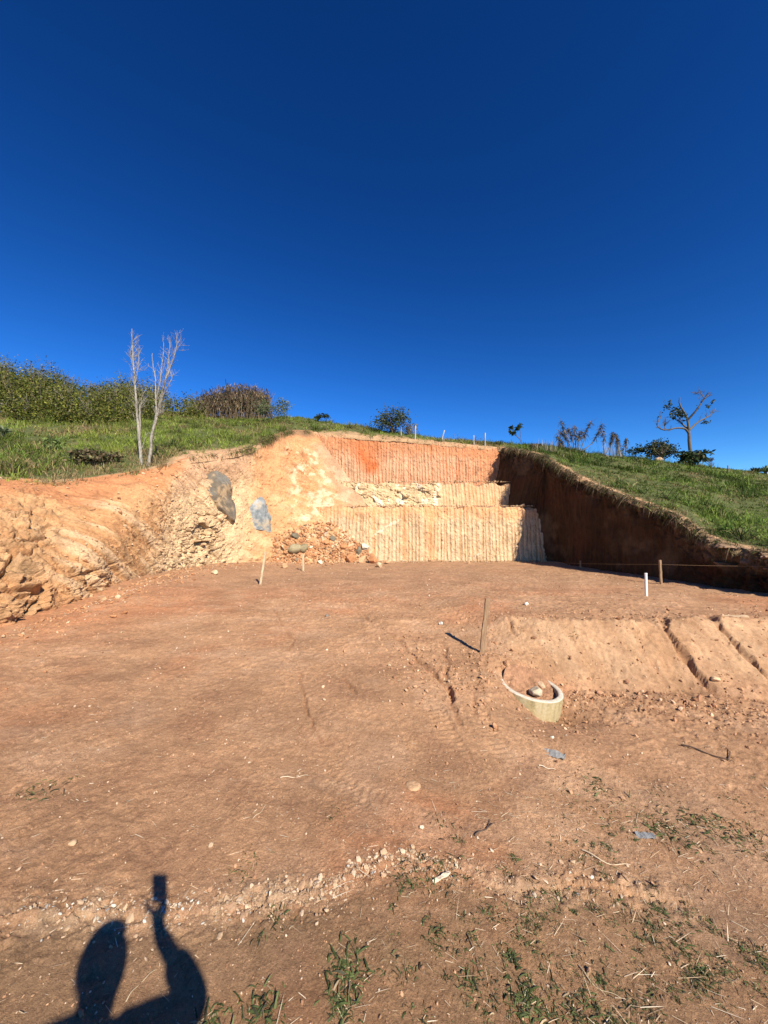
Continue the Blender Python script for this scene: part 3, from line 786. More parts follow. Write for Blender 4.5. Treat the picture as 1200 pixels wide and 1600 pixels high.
def scatter_stones(name, pos, size, colr, label, seed, base=ICO1, mat=None, flat=0.6, sink=0.25):
    r = np.random.default_rng(seed); n = len(pos)
    templ = [rock_shape(base, seed * 10 + k, cuts=7, rough=0.10) for k in range(8)]
    Fb = templ[0][1]; nv = len(templ[0][0])
    which = r.integers(0, 8, n)
    TV = np.stack([t[0] for t in templ])[which]                      # n,nv,3
    ax = r.normal(size=(n, 3)) * np.array([.35, .35, 0]); az = r.uniform(0, 2 * np.pi, n)
    TV = TV * np.stack([r.uniform(.8, 1.3, n), r.uniform(.6, 1.0, n), r.uniform(flat * .7, flat * 1.2, n)], 1)[:, None, :]
    ca, sa = np.cos(az)[:, None], np.sin(az)[:, None]
    X = TV[..., 0] * ca - TV[..., 1] * sa; Y = TV[..., 0] * sa + TV[..., 1] * ca
    Z = TV[..., 2] + X * ax[:, :1] + Y * ax[:, 1:2]
    V = np.stack([X, Y, Z], -1) * (size / 2)[:, None, None]
    V[..., 2] += (size * flat * (0.5 - sink))[:, None]
    V += pos[:, None, :]
    F = (Fb[None] + (np.arange(n) * nv)[:, None, None]).reshape(-1, 3)
    C = np.repeat(colr[:, None, :], nv, axis=1).reshape(-1, 3)
    o = mesh_from(name, V.reshape(-1, 3), F, mat or M_CHIP, C, smooth=False)
    return tag(o, label, kind='stuff')

# ---------------------------------------------------------------- blades (grass, leaves, straw)
def blades(root, direc, length, width, bend, seg=2, seed=0, twist=None):
    """n blades, each seg quads long ending in a tip; returns V (n,k,3), F"""
    n = len(root)
    r = np.random.default_rng(seed)
    up = np.array([0, 0, 1.0])
    d = direc / np.linalg.norm(direc, axis=1, keepdims=True)
    side = np.cross(d, up + 1e-3 * r.normal(size=(n, 3))); side /= np.linalg.norm(side, axis=1, keepdims=True) + 1e-9
    if twist is None: twist = r.uniform(-1.2, 1.2, n)
    nrm = np.cross(side, d)
    side = side * np.cos(twist)[:, None] + nrm * np.sin(twist)[:, None]
    pts = []
    for k in range(seg + 1):
        f = k / seg
        c = root + d * (length * f)[:, None] + np.array([0, 0, -1.0]) * (bend * length * f * f)[:, None]
        w = width * (1.0 if k == 0 else 1.05 if k < seg else 0) * (1 - 0.35 * f)
        if k < seg:
            pts.append(c - side * w[:, None] / 2); pts.append(c + side * w[:, None] / 2)
        else: pts.append(c)
    V = np.stack(pts, axis=1)
    nv = V.shape[1]
    f = []
    for k in range(seg - 1):
        a = 2 * k; f += [[a, a + 1, a + 3], [a, a + 3, a + 2]]
    a = 2 * (seg - 1); f += [[a, a + 1, a + 2]]
    F = (np.array(f)[None] + (np.arange(n) * nv)[:, None, None]).reshape(-1, 3)
    return V.reshape(-1, 3), F, nv

def blade_mesh(name, root, direc, length, width, bend, colr, mat, seg=2, seed=0, parent=None, twist=None):
    V, F, nv = blades(root, direc, length, width, bend, seg, seed, twist)
    return mesh_from(name, V, F, mat, np.repeat(colr, nv, axis=0), smooth=False, parent=parent)

def stuffed(o): o['kind'] = 'stuff'; return o
class Tubes:
    def __init__(s): s.V = []; s.F = []; s.n = 0; s.C = []
    def add(s, pts, rad, sides=6, col=(0.4, 0.36, 0.3)):
        pts = np.asarray(pts, float); rad = np.broadcast_to(rad, (len(pts),)).astype(float)
        k = len(pts)
        tang = np.gradient(pts, axis=0); tang /= np.linalg.norm(tang, axis=1, keepdims=True) + 1e-12
        ref = np.array([0.31, 0.77, 0.2]); 
        A = np.cross(tang, ref); A /= np.linalg.norm(A, axis=1, keepdims=True) + 1e-12
        B = np.cross(tang, A)
        th = np.linspace(0, 2 * np.pi, sides, endpoint=False)
        ring = pts[:, None] + rad[:, None, None] * (A[:, None] * np.cos(th)[None, :, None] + B[:, None] * np.sin(th)[None, :, None])
        s.V.append(ring.reshape(-1, 3))
        i, j = np.meshgrid(np.arange(k - 1), np.arange(sides), indexing='ij')
        a = i * sides + j; b = i * sides + (j + 1) % sides
        s.F.append(np.stack([a, b, b + sides, a + sides], -1).reshape(-1, 4) + s.n)
        s.C.append(np.tile(np.array(col, float), (k * sides, 1)))
        s.n += k * sides
    def build(s, name, mat, parent=None):
        C = np.concatenate(s.C)
        return mesh_from(name, np.concatenate(s.V), np.concatenate(s.F), mat, C, smooth=True, parent=parent)

def bark_mat(name, base, dark, sc=(30, 30, 6)):
    m, nt, p = new_mat(name)
    tc = nt.nodes.new('ShaderNodeTexCoord'); mp = nt.nodes.new('ShaderNodeMapping'); mp.inputs['Scale'].default_value = sc
    nt.links.new(tc.outputs['Object'], mp.inputs[0])
    n = noise_node(nt, mp.outputs[0], 1.0, 6, 0.7)
    r = ramp(nt, n.outputs['Fac'], [(0.3, dark), (0.52, base), (0.75, tuple(min(1, q * 1.3) for q in base))])
    nt.links.new(r.outputs[0], p.inputs['Base Color'])
    b = nt.nodes.new('ShaderNodeBump'); b.inputs['Distance'].default_value = 0.012; nt.links.new(n.outputs['Fac'], b.inputs['Height']); nt.links.new(b.outputs[0], p.inputs['Normal'])
    return m
M_DEADBARK = bark_mat('grey_bark', (0.30, 0.27, 0.22), (0.05, 0.04, 0.03), (20, 20, 7))
M_BARK = bark_mat('brown_bark', (0.13, 0.105, 0.08), (0.045, 0.035, 0.028), (20, 20, 6))
M_WOOD = bark_mat('weathered_wood', (0.30, 0.19, 0.11), (0.14, 0.085, 0.05), (60, 60, 5))
M_PALEWOOD = bark_mat('pale_wood', (0.52, 0.40, 0.25), (0.3, 0.2, 0.12), (60, 60, 6))
M_POST = bark_mat('white_post', (0.36, 0.34, 0.30), (0.18, 0.16, 0.13), (20, 20, 3))

# ---------------------------------------------------------------- hillside grass
def hill_samples(n, smin, smax, weight, seed):
    r = np.random.default_rng(seed)
    P = HILL_P; A = np.linalg.norm(np.cross(P[1:, :-1] - P[:-1, :-1], P[:-1, 1:] - P[:-1, :-1]), axis=-1)
    s = HILL_S[:-1, :-1]; t = HILL_T[:-1, :-1]
    dist = np.hypot(P[:-1, :-1, 0], P[:-1, :-1, 1])
    w = A * (s >= smin) * (s <= smax) * (t <= 1.03) / np.maximum(dist, 5) ** 1.3 * weight(P[:-1, :-1], s, t)
    w = w.ravel() / w.sum()
    k = r.choice(w.size, n, p=w); i, j = np.unravel_index(k, A.shape)
    a, b = r.random((2, n, 1))
    Q = P[i, j] * (1 - a) * (1 - b) + P[i + 1, j] * a * (1 - b) + P[i, j + 1] * (1 - a) * b + P[i + 1, j + 1] * a * b
    return Q, s[i, j], t[i, j], HILL_BARE[i, j], HILL_D[i, j]
def rdir(r, n, up, spread):
    a = r.uniform(0, 2 * np.pi, n)
    return np.stack([np.cos(a) * spread, np.sin(a) * spread, np.full(n, up)], 1)
def cmix(n, r, cols, w):
    k = r.choice(len(cols), n, p=np.array(w) / sum(w)); return np.array(cols)[k]

def grass_on_hill(name, n, per, smin, smax, left, seed, label, ):
    r = np.random.default_rng(seed)
    def wt(P, s, t):
        x, y = P[..., 0], P[..., 1]
        b = HILL_BARE[:-1, :-1]
        return np.clip(1.05 - b, 0.03, 1) * (0.5 + 0.7 * sstep(-0.3, 0.4, fbm(x * 1.3, y * 1.3, oct=3, seed=seed)))
    Q, s, t, b, dd = hill_samples(n, smin, smax, wt, seed)
    x, y = Q[:, 0], Q[:, 1]
    big = sstep(0.05, 0.45, fbm(x * 0.7, y * 0.7, oct=3, seed=seed + 1))       # tall patches
    dry = fbm(x * 0.5, y * 0.5, oct=3, seed=seed + 2)
    if left: dry = dry + 0.9 * np.exp(-((s - 5.9) / 1.0) ** 2) * sstep(3.2, 0.8, dd) + 0.25 * sstep(1.0, .2, dd) + 0.45 * np.exp(-((s - 5.3) / 0.35) ** 2 - ((dd - 1.8) / 1.2) ** 2) - .1
    else: dry = dry - 0.05 + 0.6 * sstep(1.3, 0.3, dd)
    Lc = (0.12 + 0.22 * big + 0.12 * (left)) * (0.5 + 0.5 * sstep(0, .5, dd))
    rep = lambda a: np.repeat(a, per, axis=0)
    N = n * per
    root = rep(Q) + r.normal(size=(N, 3)) * np.array([.06, .06, 0.0]) - np.array([0, 0, .03])
    L = rep(Lc) * r.uniform(0.5, 1.35, N)
    dir_ = rdir(r, N, 1.0, 1.0) * np.stack([r.uniform(.1, .8, N)] * 2 + [np.ones(N)], 1)
    wdt = r.uniform(0.009, 0.020, N) * (0.6 + rep(np.hypot(x, y)) / 22)
    dr = rep(dry) + r.normal(size=N) * 0.25
    gcol = (0.150, 0.190, 0.035) if left else (0.125, 0.170, 0.032)
    g = np.array(gcol)[None] * r.uniform(0.55, 1.45, (N, 1)) * np.array([1, 1, 1])
    yl = sstep(-0.1, 0.5, rep(fbm(x * .35, y * .35, oct=2, seed=seed + 9)))[:, None]
    g = g * (1 - 0.35 * yl) + np.array([[0.25, 0.26, 0.05]]) * 0.35 * yl if left else g
    pt = rep(fbm(x * .9, y * .9, oct=3, seed=seed + 12) + .5 * fbm(x * .25, y * .25, oct=2, seed=seed + 13))
    g = g * np.clip(1 + 1.0 * pt, .45, 1.7)[:, None]
    dr = dr + .55 * np.maximum(rep(fbm(x * .8 + 9, y * .8, oct=3, seed=seed + 14)), 0)
    st = np.array([[0.31, 0.225, 0.11]]) * r.uniform(0.45, 1.25, (N, 1))
    k = sstep(0.16 if left else .26, 0.5, dr)[:, None]
    c = g * (1 - k) + st * k
    o = blade_mesh(name, root, dir_, L, wdt, r.uniform(0.05, 0.6, N), c, M_LEAF, 2, seed)
    tag(o, label, kind='stuff')
grass_on_hill('grass', 14500, 9, 2.2, 16.2, True, 601, 'rough yellowish green grass on the slope left of and above the cut')
grass_on_hill('grass', 15000, 9, 14.5, 26.6, False, 602, 'green pasture grass on the slope right of the cut')

def tall_tufts(n, smin, smax, left, seed, label):
    r = np.random.default_rng(seed)
    def wt(P, s, t):
        x, y = P[..., 0], P[..., 1]
        return np.clip(1.0 - HILL_BARE[:-1, :-1], 0.0, 1) * sstep(-.05, 0.4, fbm(x * .9, y * .9, oct=3, seed=seed))
    Q, s, t, b, dd = hill_samples(n, smin, smax, wt, seed); per = 26; N = n * per
    rep = lambda q: np.repeat(q, per, axis=0)
    size = np.exp(r.normal(size=n) * .35)
    root = rep(Q) + r.normal(size=(N, 3)) * np.array([.09, .09, 0]) * rep(size)[:, None] - np.array([0, 0, .03])
    dir_ = rdir(r, N, 1.0, 1.0) * np.stack([r.uniform(.1, .9, N)] * 2 + [np.ones(N)], 1)
    L = rep(size) * r.uniform(.18, .55, N)
    kind = rep(r.choice(4, n, p=[.34, .3, .2, .16] if left else [.4, .4, .12, .08]))
    pal = np.array([(.17, .21, .04), (.10, .15, .03), (.30, .24, .10), (.10, .075, .045)]) if left else np.array([(.15, .20, .04), (.075, .125, .025), (.27, .23, .10), (.06, .07, .03)])
    cc = pal[kind] * r.uniform(.5, 1.45, (N, 1)) * rep(r.uniform(.6, 1.35, (n, 1)))
    tag(blade_mesh('tall_grass', root, dir_, L, r.uniform(.012, .026, N), r.uniform(.2, .9, N), cc, M_LEAF, 3, seed), label, kind='stuff')
tall_tufts(1500, 2.2, 16.0, True, 611, 'taller rank tufts, green and dry, in the left grass')
tall_tufts(1300, 16.0, 26.6, False, 612, 'taller dark and bright green tufts in the right pasture')

# ragged turf and roots hanging over the right edge
def overhang():
    r = np.random.default_rng(77)
    n = 9500
    i = r.integers(30, 930, n)
    base = RW_TOP[i] + r.normal(size=(n, 3)) * np.array([.08, .08, .03])
    base[:, 0] -= r.uniform(-0.1, 0.12, n)
    m = (vnoise(RW_ARC[i] * 2.2, RW_ARC[i] * 0, seed=5) + r.normal(size=n) * .3) > -0.1
    base = base[m]; n = len(base)
    d = np.stack([-r.uniform(.1, 1.0, n), r.normal(size=n) * .5, r.uniform(-.9, .6, n)], 1)
    c = cmix(n, r, [(0.20, 0.15, 0.08), (0.11, 0.08, 0.05), (0.08, 0.10, 0.03), (0.28, 0.21, 0.12)], [3, 5, 2, .8]) * r.uniform(.6, 1.2, (n, 1))
    o = blade_mesh('hanging_grass', base, d, r.uniform(.10, .42, n), r.uniform(.008, .022, n), r.uniform(.3, 1.0, n), c, M_DRY, 3, 78)
    tag(o, 'dry grass and roots hanging over the lip of the shaded wall', kind='stuff')
overhang()
def overhang_left():
    r = np.random.default_rng(79); n = 5200
    s = np.clip(r.normal(size=n) * 1.3 + 10.2, 7.2, 13.5)
    i = np.searchsorted(LBANK_T, np.minimum(s, 11.95)).clip(0, len(LE) - 1)
    base = LE[i] + r.normal(size=(n, 3)) * np.array([.10, .16, .04]) + np.array([-.05, .05, .02])
    m = vnoise(i * .035, i * 0.0, seed=6) + r.normal(size=n) * .3 > -.15
    base = base[m]; n = len(base)
    d = np.stack([r.normal(size=n) * .6 + .3, -r.uniform(-.2, 1.0, n), r.uniform(-.7, .8, n)], 1)
    c = cmix(n, r, [(.22, .17, .08), (.12, .085, .05), (.11, .14, .035), (.15, .18, .04)], [3, 3, 3, 2]) * r.uniform(.6, 1.2, (n, 1))
    tag(blade_mesh('hanging_grass', base, d, r.uniform(.10, .36, n), r.uniform(.01, .024, n), r.uniform(.3, 1.0, n), c, M_DRY, 3, 80), 'turf hanging over the orange clay at the left corner of the cut', kind='stuff')
overhang_left()

# ---------------------------------------------------------------- leafy things
def leaf_cloud(name, centre, rad, n, size, cols, w, seed, parent=None, mat=None, shell=0.35, gap=-0.12, long=1.8, updir=0.35):
    """leaves through lumpy volumes. centre (k,3), rad (k,3)"""
    r = np.random.default_rng(seed)
    centre = np.atleast_2d(centre); rad = np.atleast_2d(rad)
    vol = np.prod(rad, axis=1) ** 0.7; k = r.choice(len(centre), n, p=vol / vol.sum())
    d = r.normal(size=(n, 3)); d /= np.linalg.norm(d, axis=1, keepdims=True)
    rr = np.clip(r.uniform(0, 1, n) ** shell * (1 + 0.22 * r.normal(size=n)), 0, 1.35)
    pos = centre[k] + d * rad[k] * rr[:, None]
    m = fbm(pos[:, 0] * 2.2 / max(.6, rad.mean()), pos[:, 1] * 2.2 / max(.6, rad.mean()), pos[:, 2] * 2.2 / max(.6, rad.mean()), oct=3, seed=seed) > gap
    pos, d = pos[m], d[m]; n = len(pos)
    dirv = d * 0.6 + r.normal(size=(n, 3)) * 0.7 + np.array([0, 0, updir])
    c = cmix(n, r, cols, w) * r.uniform(.6, 1.4, (n, 1))
    L = r.uniform(.6, 1.4, n) * size
    return stuffed(blade_mesh(name, pos, dirv, L, L / long, r.uniform(0, .5, n), c, mat or M_LEAF, 2, seed, parent, twist=r.uniform(-3, 3, n)))

GREENS = [(0.050, 0.062, 0.014), (0.090, 0.105, 0.020), (0.125, 0.125, 0.028), (0.16, 0.125, 0.05), (0.20, 0.20, 0.035)]
def thicket():
    r = np.random.default_rng(91)
    def wt(P, s, t):
        # lower limit of the bushes on the slope
        u, v = project(P)
        lo = np.interp(u, [-300, 0, 60, 120, 180, 240, 300, 320], [650, 655, 668, 668, 663, 658, 655, 652])
        return (v < lo) * (t <= 1.0) * (u < 322) * np.hypot(P[..., 0], P[..., 1]) ** .9
    Q, s, t, b, dd = hill_samples(430, 2.0, 10.5, wt, 92)
    dist = np.hypot(Q[:, 0], Q[:, 1])
    u, v = project(Q)
    topv = np.interp(u, [-100, 0, 60, 110, 150, 190, 230, 270, 312, 345], [560, 573, 582, 596, 607, 598, 601, 606, 613, 622])
    # height so that the crowns reach the seen skyline at the back, lower in front
    hfull = (v - topv) * dist / FPX
    h = np.clip(hfull * r.uniform(.80, 1.0, len(Q)), 0.7, 3.2) * r.uniform(.85, 1.08, len(Q))
    w = r.uniform(.55, 1.1, len(Q))
    lo_ = np.interp(u, [-300, 0, 60, 120, 180, 240, 300, 320], [650, 655, 668, 668, 663, 658, 655, 652])
    h = np.minimum(h, 0.95 + 2.6 * np.clip((lo_ - v) / np.maximum(lo_ - 634, 8), 0, 1) * r.uniform(.7, 1.2, len(Q)))
    cen = Q + np.stack([np.zeros(len(Q)), np.zeros(len(Q)), h * 0.45], 1)
    rad = np.stack([w * 1.15, w * 1.15, h * 0.56], 1)
    root = empty('thicket_of_bushes', (0, 0, 0))
    o1 = leaf_cloud('foliage', cen, rad, 290000, 0.105, GREENS, [3, 4, 3, 2, 1.8], 93, shell=0.30, long=1.7, gap=-.35)
    # bare twigs standing out of the tops
    T = Tubes()
    tops = Q + np.stack([np.zeros(len(Q)), np.zeros(len(Q)), h], 1)
    for k in range(len(Q)):
        for _ in range(2):
            a = r.uniform(0, 6.28); p0 = Q[k] + np.array([.2 * math.cos(a), .2 * math.sin(a), h[k] * .5])
            sp = r.uniform(.1, .8) * w[k]; L = h[k] * r.uniform(.35, .68)
            p2 = p0 + np.array([math.cos(a) * sp, math.sin(a) * sp, L]); p1 = (p0 + p2) / 2 + r.normal(size=3) * .12
            g = r.uniform(.6, 1.2); col_ = (0.25 * g, 0.21 * g, 0.16 * g)
            T.add([p0, p1, p2], [.022, .014, .005], 3, col_)
            for _q in range(3):
                f = r.uniform(.5, .95); q0 = p1 * (1 - f) + p2 * f; q1 = q0 + np.array([r.normal() * .16, r.normal() * .16, r.uniform(.12, .4)])
                T.add([q0, q1], [.007, .003], 3, col_)
    o2 = T.build('twigs', M_DRY)
    bpy.data.objects.remove(root)
    tag(o1, 'dense olive green thicket of bushes along the left skyline', kind='stuff')
    tag(o2, 'thin grey twigs standing out of the thicket', kind='stuff')
thicket()

# clump of dead cane right of the thicket
def cane_clump():
    r = np.random.default_rng(95)
    b0 = hill_pick(368, 656)
    root = empty('cane_clump', b0)
    n = 700
    u = r.uniform(-1, 1, n)
    px = u * 2.5; py = r.normal(size=n) * .5
    base = np.stack([px, py, np.array([0.0] * n)], 1)
    base[:, 2] = [hill_z(b0[0] + a, b0[1] + b_) - b0[2] - .05 for a, b_ in zip(px, py)]
    H = (2.75 * (1 - 0.30 * np.abs(u - .12) ** 2.2)) * r.uniform(.55, 1.06, n)
    T = Tubes()
    for k in range(n):
        lean = np.array([r.normal() * .13 + u[k] * .12, r.normal() * .12, 1.0])
        p2 = base[k] + lean * H[k]; p1 = (base[k] + p2) / 2 + np.array([r.normal() * .04, 0, 0])
        g = r.uniform(.4, 1.1)
        T.add([base[k], p1, p2], [.016, .013, .006], 3, (0.30 * g, 0.22 * g, 0.13 * g))
    stuffed(T.build('stalks', M_DRY, root))
    k = r.integers(0, n, 7000); f = r.uniform(.25, 1.0, 7000) ** .8
    pos = base[k] + np.stack([np.zeros(7000), np.zeros(7000), H[k] * f], 1) + r.normal(size=(7000, 3)) * .06
    pos[:, 0] += u[k] * .12 * H[k] * f
    c = cmix(7000, r, [(0.075, 0.050, 0.040), (0.14, 0.095, 0.06), (0.24, 0.17, 0.10), (0.045, 0.055, 0.025), (0.33, 0.25, 0.15)], [4, 3, 1.6, 1.6, .7])
    d = rdir(r, 7000, 1.0, .45)
    stuffed(blade_mesh('leaves', pos, d, r.uniform(.2, .55, 7000), r.uniform(.03, .075, 7000), r.uniform(.1, .8, 7000), c, M_DRY, 3, 96, root))
    tag(root, 'dark clump of dead brown cane on the crest right of the thicket', 'cane clump')
cane_clump()

def shrub(name, u, v, w_px, h_px, label, cat, cols, w, n, size, seed, lumps=7, twigs=14, Yd=None, shell=.33, long=1.9, base=None):
    b = hill_pick(u, v) if base is None else np.array(base)
    dist = b[1]; s = dist / FPX
    Wm, Hm = w_px * s, h_px * s
    r = np.random.default_rng(seed)
    root = empty(name, b)
    c = np.stack([r.uniform(-.34, .34, lumps) * Wm, r.uniform(-.25, .25, lumps) * Wm, r.uniform(.35, .78, lumps) * Hm], 1)
    rad = np.stack([r.uniform(.16, .28, lumps) * Wm, r.uniform(.16, .28, lumps) * Wm, r.uniform(.16, .30, lumps) * Hm], 1)
    leaf_cloud('foliage', c, rad, n, size, cols, w, seed + 1, root, shell=shell, long=long)
    T = Tubes()
    for k in range(twigs):
        e = c[k % lumps] + r.normal(size=3) * rad[k % lumps] * .7
        m = e * .5 + np.array([r.normal() * .05, r.normal() * .05, 0]); m[0] *= .6
        T.add([(r.normal() * .03, r.normal() * .03, -.1), m, e], [.03 * Hm / 2, .02 * Hm / 2, .006], 5, (.2, .16, .12))
    stuffed(T.build('stems', M_BARK, root))
    return tag(root, label, cat)
DARK = [(0.025, 0.04, 0.016), (0.04, 0.06, 0.02), (0.07, 0.085, 0.03), (0.12, 0.11, 0.05)]
shrub('shrub', 424, 657, 56, 40, 'grey green leafy shrub at the right end of the dead cane', 'shrub', [(0.07, .10, .035), (.11, .14, .06), (.16, .16, .09), (.2, .17, .1)], [3, 4, 2, 1], 2600, .10, 700)
shrub('small_tree', 502, 659, 24, 15, 'small round dark bushy tree poking over the grassy crest, left of the larger ridge tree', 'tree', DARK, [4, 4, 2, .5], 700, .12, 710, lumps=5, twigs=6)
shrub('ridge_tree', 614, 678, 74, 42, 'dark leafy tree on the ridge above the middle of the cut', 'tree', [(.035, .05, .022), (.055, .075, .03), (.09, .105, .045), (.13, .12, .06)], [4, 4, 2, 1], 3000, .12, 720, lumps=16, twigs=16)
shrub('ridge_tree', 640, 681, 30, 28, 'thin bare-branched tree beside the fence posts on the ridge', 'tree', [(.12, .12, .08), (.2, .18, .12)], [1, 1], 420, .09, 733, lumps=8, twigs=34, shell=.5)
shrub('shrub', 1033, 716, 56, 36, 'large dark shrub on the right crest behind the tan mound', 'shrub', DARK + [(.16, .12, .08)], [4, 4, 2, 1, 2.5], 3000, .13, 740, lumps=20, twigs=40, shell=.5)
shrub('shrub', 1082, 731, 44, 28, 'low dark cactus-like shrub at the foot of the lone right tree', 'shrub', DARK, [4, 4, 2, .8], 1100, .20, 750, lumps=14, long=2.0, shell=.5)
shrub('shrub', 1110, 729, 17, 16, 'small round greyish bush right of the lone tree', 'shrub', [(.09, .08, .06), (.13, .11, .08)], [1, 1], 420, .06, 760, twigs=20)
shrub('shrub', 990, 713, 46, 18, 'low dark shrub at the foot of the dry stalks', 'shrub', DARK, [4, 4, 2, .5], 900, .11, 770, lumps=6, twigs=5)
shrub('shrub', 838, 704, 26, 12, 'low brownish shrub on the lip of the shaded wall', 'shrub', [(.10, .075, .05), (.07, .08, .03), (.16, .12, .07)], [3, 2, 1], 700, .08, 780, lumps=5, twigs=5)
shrub('shrub', 775, 697, 34, 9, 'low green shrub above the right corner of the cut', 'shrub', [(.06, .09, .03), (.10, .12, .04), (.15, .12, .06)], [3, 3, 1], 800, .08, 790, lumps=5, twigs=5)
shrub('leafy_plant', 84, 705, 30, 24, 'broad-leaved green plant growing in the left grass', 'plant', [(.12, .17, .045), (.18, .22, .07)], [1, 1], 240, .16, 795, lumps=5, twigs=5, long=3.2)

BRN = [(.09, .065, .04), (.15, .11, .06), (.22, .16, .09), (.08, .09, .03)]
shrub('dry_bush', 150, 728, 70, 26, 'low brownish withered bush in the grass left of the leafless tree', 'bush', BRN + [(.2, .18, .08)], [2, 3, 2, 2, 2], 1500, .12, 796, lumps=12, twigs=40, shell=.8)

# ---------------------------------------------------------------- trees drawn limb by limb
def limb(T, pts, r0, r1, b0, col=(.4, .36, .3), sides=7, jig=0.01, seed=1):
    """pts: (u, v, Y) seen points"""
    P = np.array([W(*p) for p in pts])
    C, _ = crom(P, max(6, len(P) * 5)) if len(P) > 2 else (P, 0)
    r = np.random.default_rng(seed)
    C = C + r.normal(size=C.shape) * jig * np.linspace(0, 1, len(C))[:, None]
    T.add(C - b0, np.linspace(r0, r1, len(C)), sides, col)
    return C
def twiggy(T, C, b0, r, n, L, rad, up=0.8, depth=2, col=(.4, .36, .3), f0=.25):
    ends = []
    for _ in range(n):
        i = int(r.uniform(f0, .98) * (len(C) - 1)); p = C[i]
        tg = C[min(i + 1, len(C) - 1)] - C[max(i - 1, 0)]; tg /= np.linalg.norm(tg) + 1e-9
        d = tg * .8 + r.normal(size=3) * .55 + np.array([0, 0, up * .5]); d /= np.linalg.norm(d)
        l = L * r.uniform(.4, 1.0); e = p + d * l; m = p + d * l * .5 + r.normal(size=3) * l * .07
        T.add(np.array([p, m, e]) - b0, [rad, rad * .7, rad * .35], 4, col)
        ends.append(e)
        if depth > 1: ends += twiggy(T, np.array([p, m, e]), b0, r, 3, L * .5, rad * .55, up, depth - 1, col, .4)
    return ends

def bare_tree():
    Y = 14.75
    foot = hill_pick(225, 727); Y = foot[1] + .05
    root = empty('bare_tree', foot)
    r = np.random.default_rng(801)
    g = (.45, .39, .31)
    T = Tubes()
    A = limb(T, [(221, 735, Y), (219, 700, Y), (215, 655, Y + .1), (212, 615, Y + .1), (209, 575, Y + .2), (207, 545, Y + .2), (206, 514, Y + .25)], .066, .009, foot, g, 9)
    T.build('trunk', M_DEADBARK, root)
    T = Tubes()
    B = limb(T, [(231, 733, Y - .1), (236, 700, Y - .1), (236, 684, Y - .15), (244, 655, Y - .2), (252, 620, Y - .2), (258, 596, Y - .3), (268, 568, Y - .3), (275, 545, Y - .3), (277, 520, Y - .4)], .066, .009, foot, g, 9)
    T.build('trunk', M_DEADBARK, root)
    br = [
        ([(218, 690, Y), (219, 660, Y - .1), (218, 632, Y - .2)], .035, .022), ([(219, 645, Y - .1), (222, 620, Y - .2), (227, 611, Y - .2)], .02, .010),
        ([(237, 680, Y - .1), (241, 662, Y), (244, 645, Y + .1), (243, 612, Y + .2), (243, 590, Y + .3), (239, 572, Y + .3), (238, 552, Y + .3)], .045, .008),
        ([(244, 625, Y + .15), (250, 596, Y), (253, 570, Y), (256, 545, Y), (254, 528, Y)], .028, .006),
        ([(248, 640, Y - .2), (257, 612, Y - .4), (266, 597, Y - .5), (271, 582, Y - .5)], .028, .008),
        ([(257, 600, Y - .3), (262, 575, Y - .2), (264, 555, Y - .1), (266, 530, Y)], .022, .005),
        ([(245, 652, Y - .2), (250, 646, Y - .3), (256, 638, Y - .3)], .016, .005),
        ([(222, 700, Y + .1), (228, 682, Y + .2), (232, 676, Y + .3), (236, 679, Y + .3)], .012, .006),
        ([(211, 600, Y + .1), (215, 580, Y), (217, 560, Y), (217, 540, Y)], .02, .005),
        ([(210, 585, Y + .1), (205, 560, Y + .3), (201, 545, Y + .3)], .016, .004),
        ([(237, 690, Y), (242, 684, Y), (244, 675, Y)], .012, .004)]
    T2 = Tubes(); tw = Tubes()
    for k, (pts, a, b) in enumerate(br):
        Tb = Tubes(); C = limb(Tb, pts, a, b, foot, g, 6, seed=k)
        Tb.build('branch', M_DEADBARK, root)
        if k not in (0, 7, 10): twiggy(tw, C, foot, r, 11, .5, .008, col=g)
    twiggy(tw, A, foot, r, 60, .6, .007, col=g, f0=.35)
    twiggy(tw, B, foot, r, 50, .6, .007, col=g, f0=.4)
    stuffed(tw.build('twigs', M_DEADBARK, root))
    tag(root, 'tall leafless pale tree with two stems at the left edge of the cut', 'tree')
bare_tree()

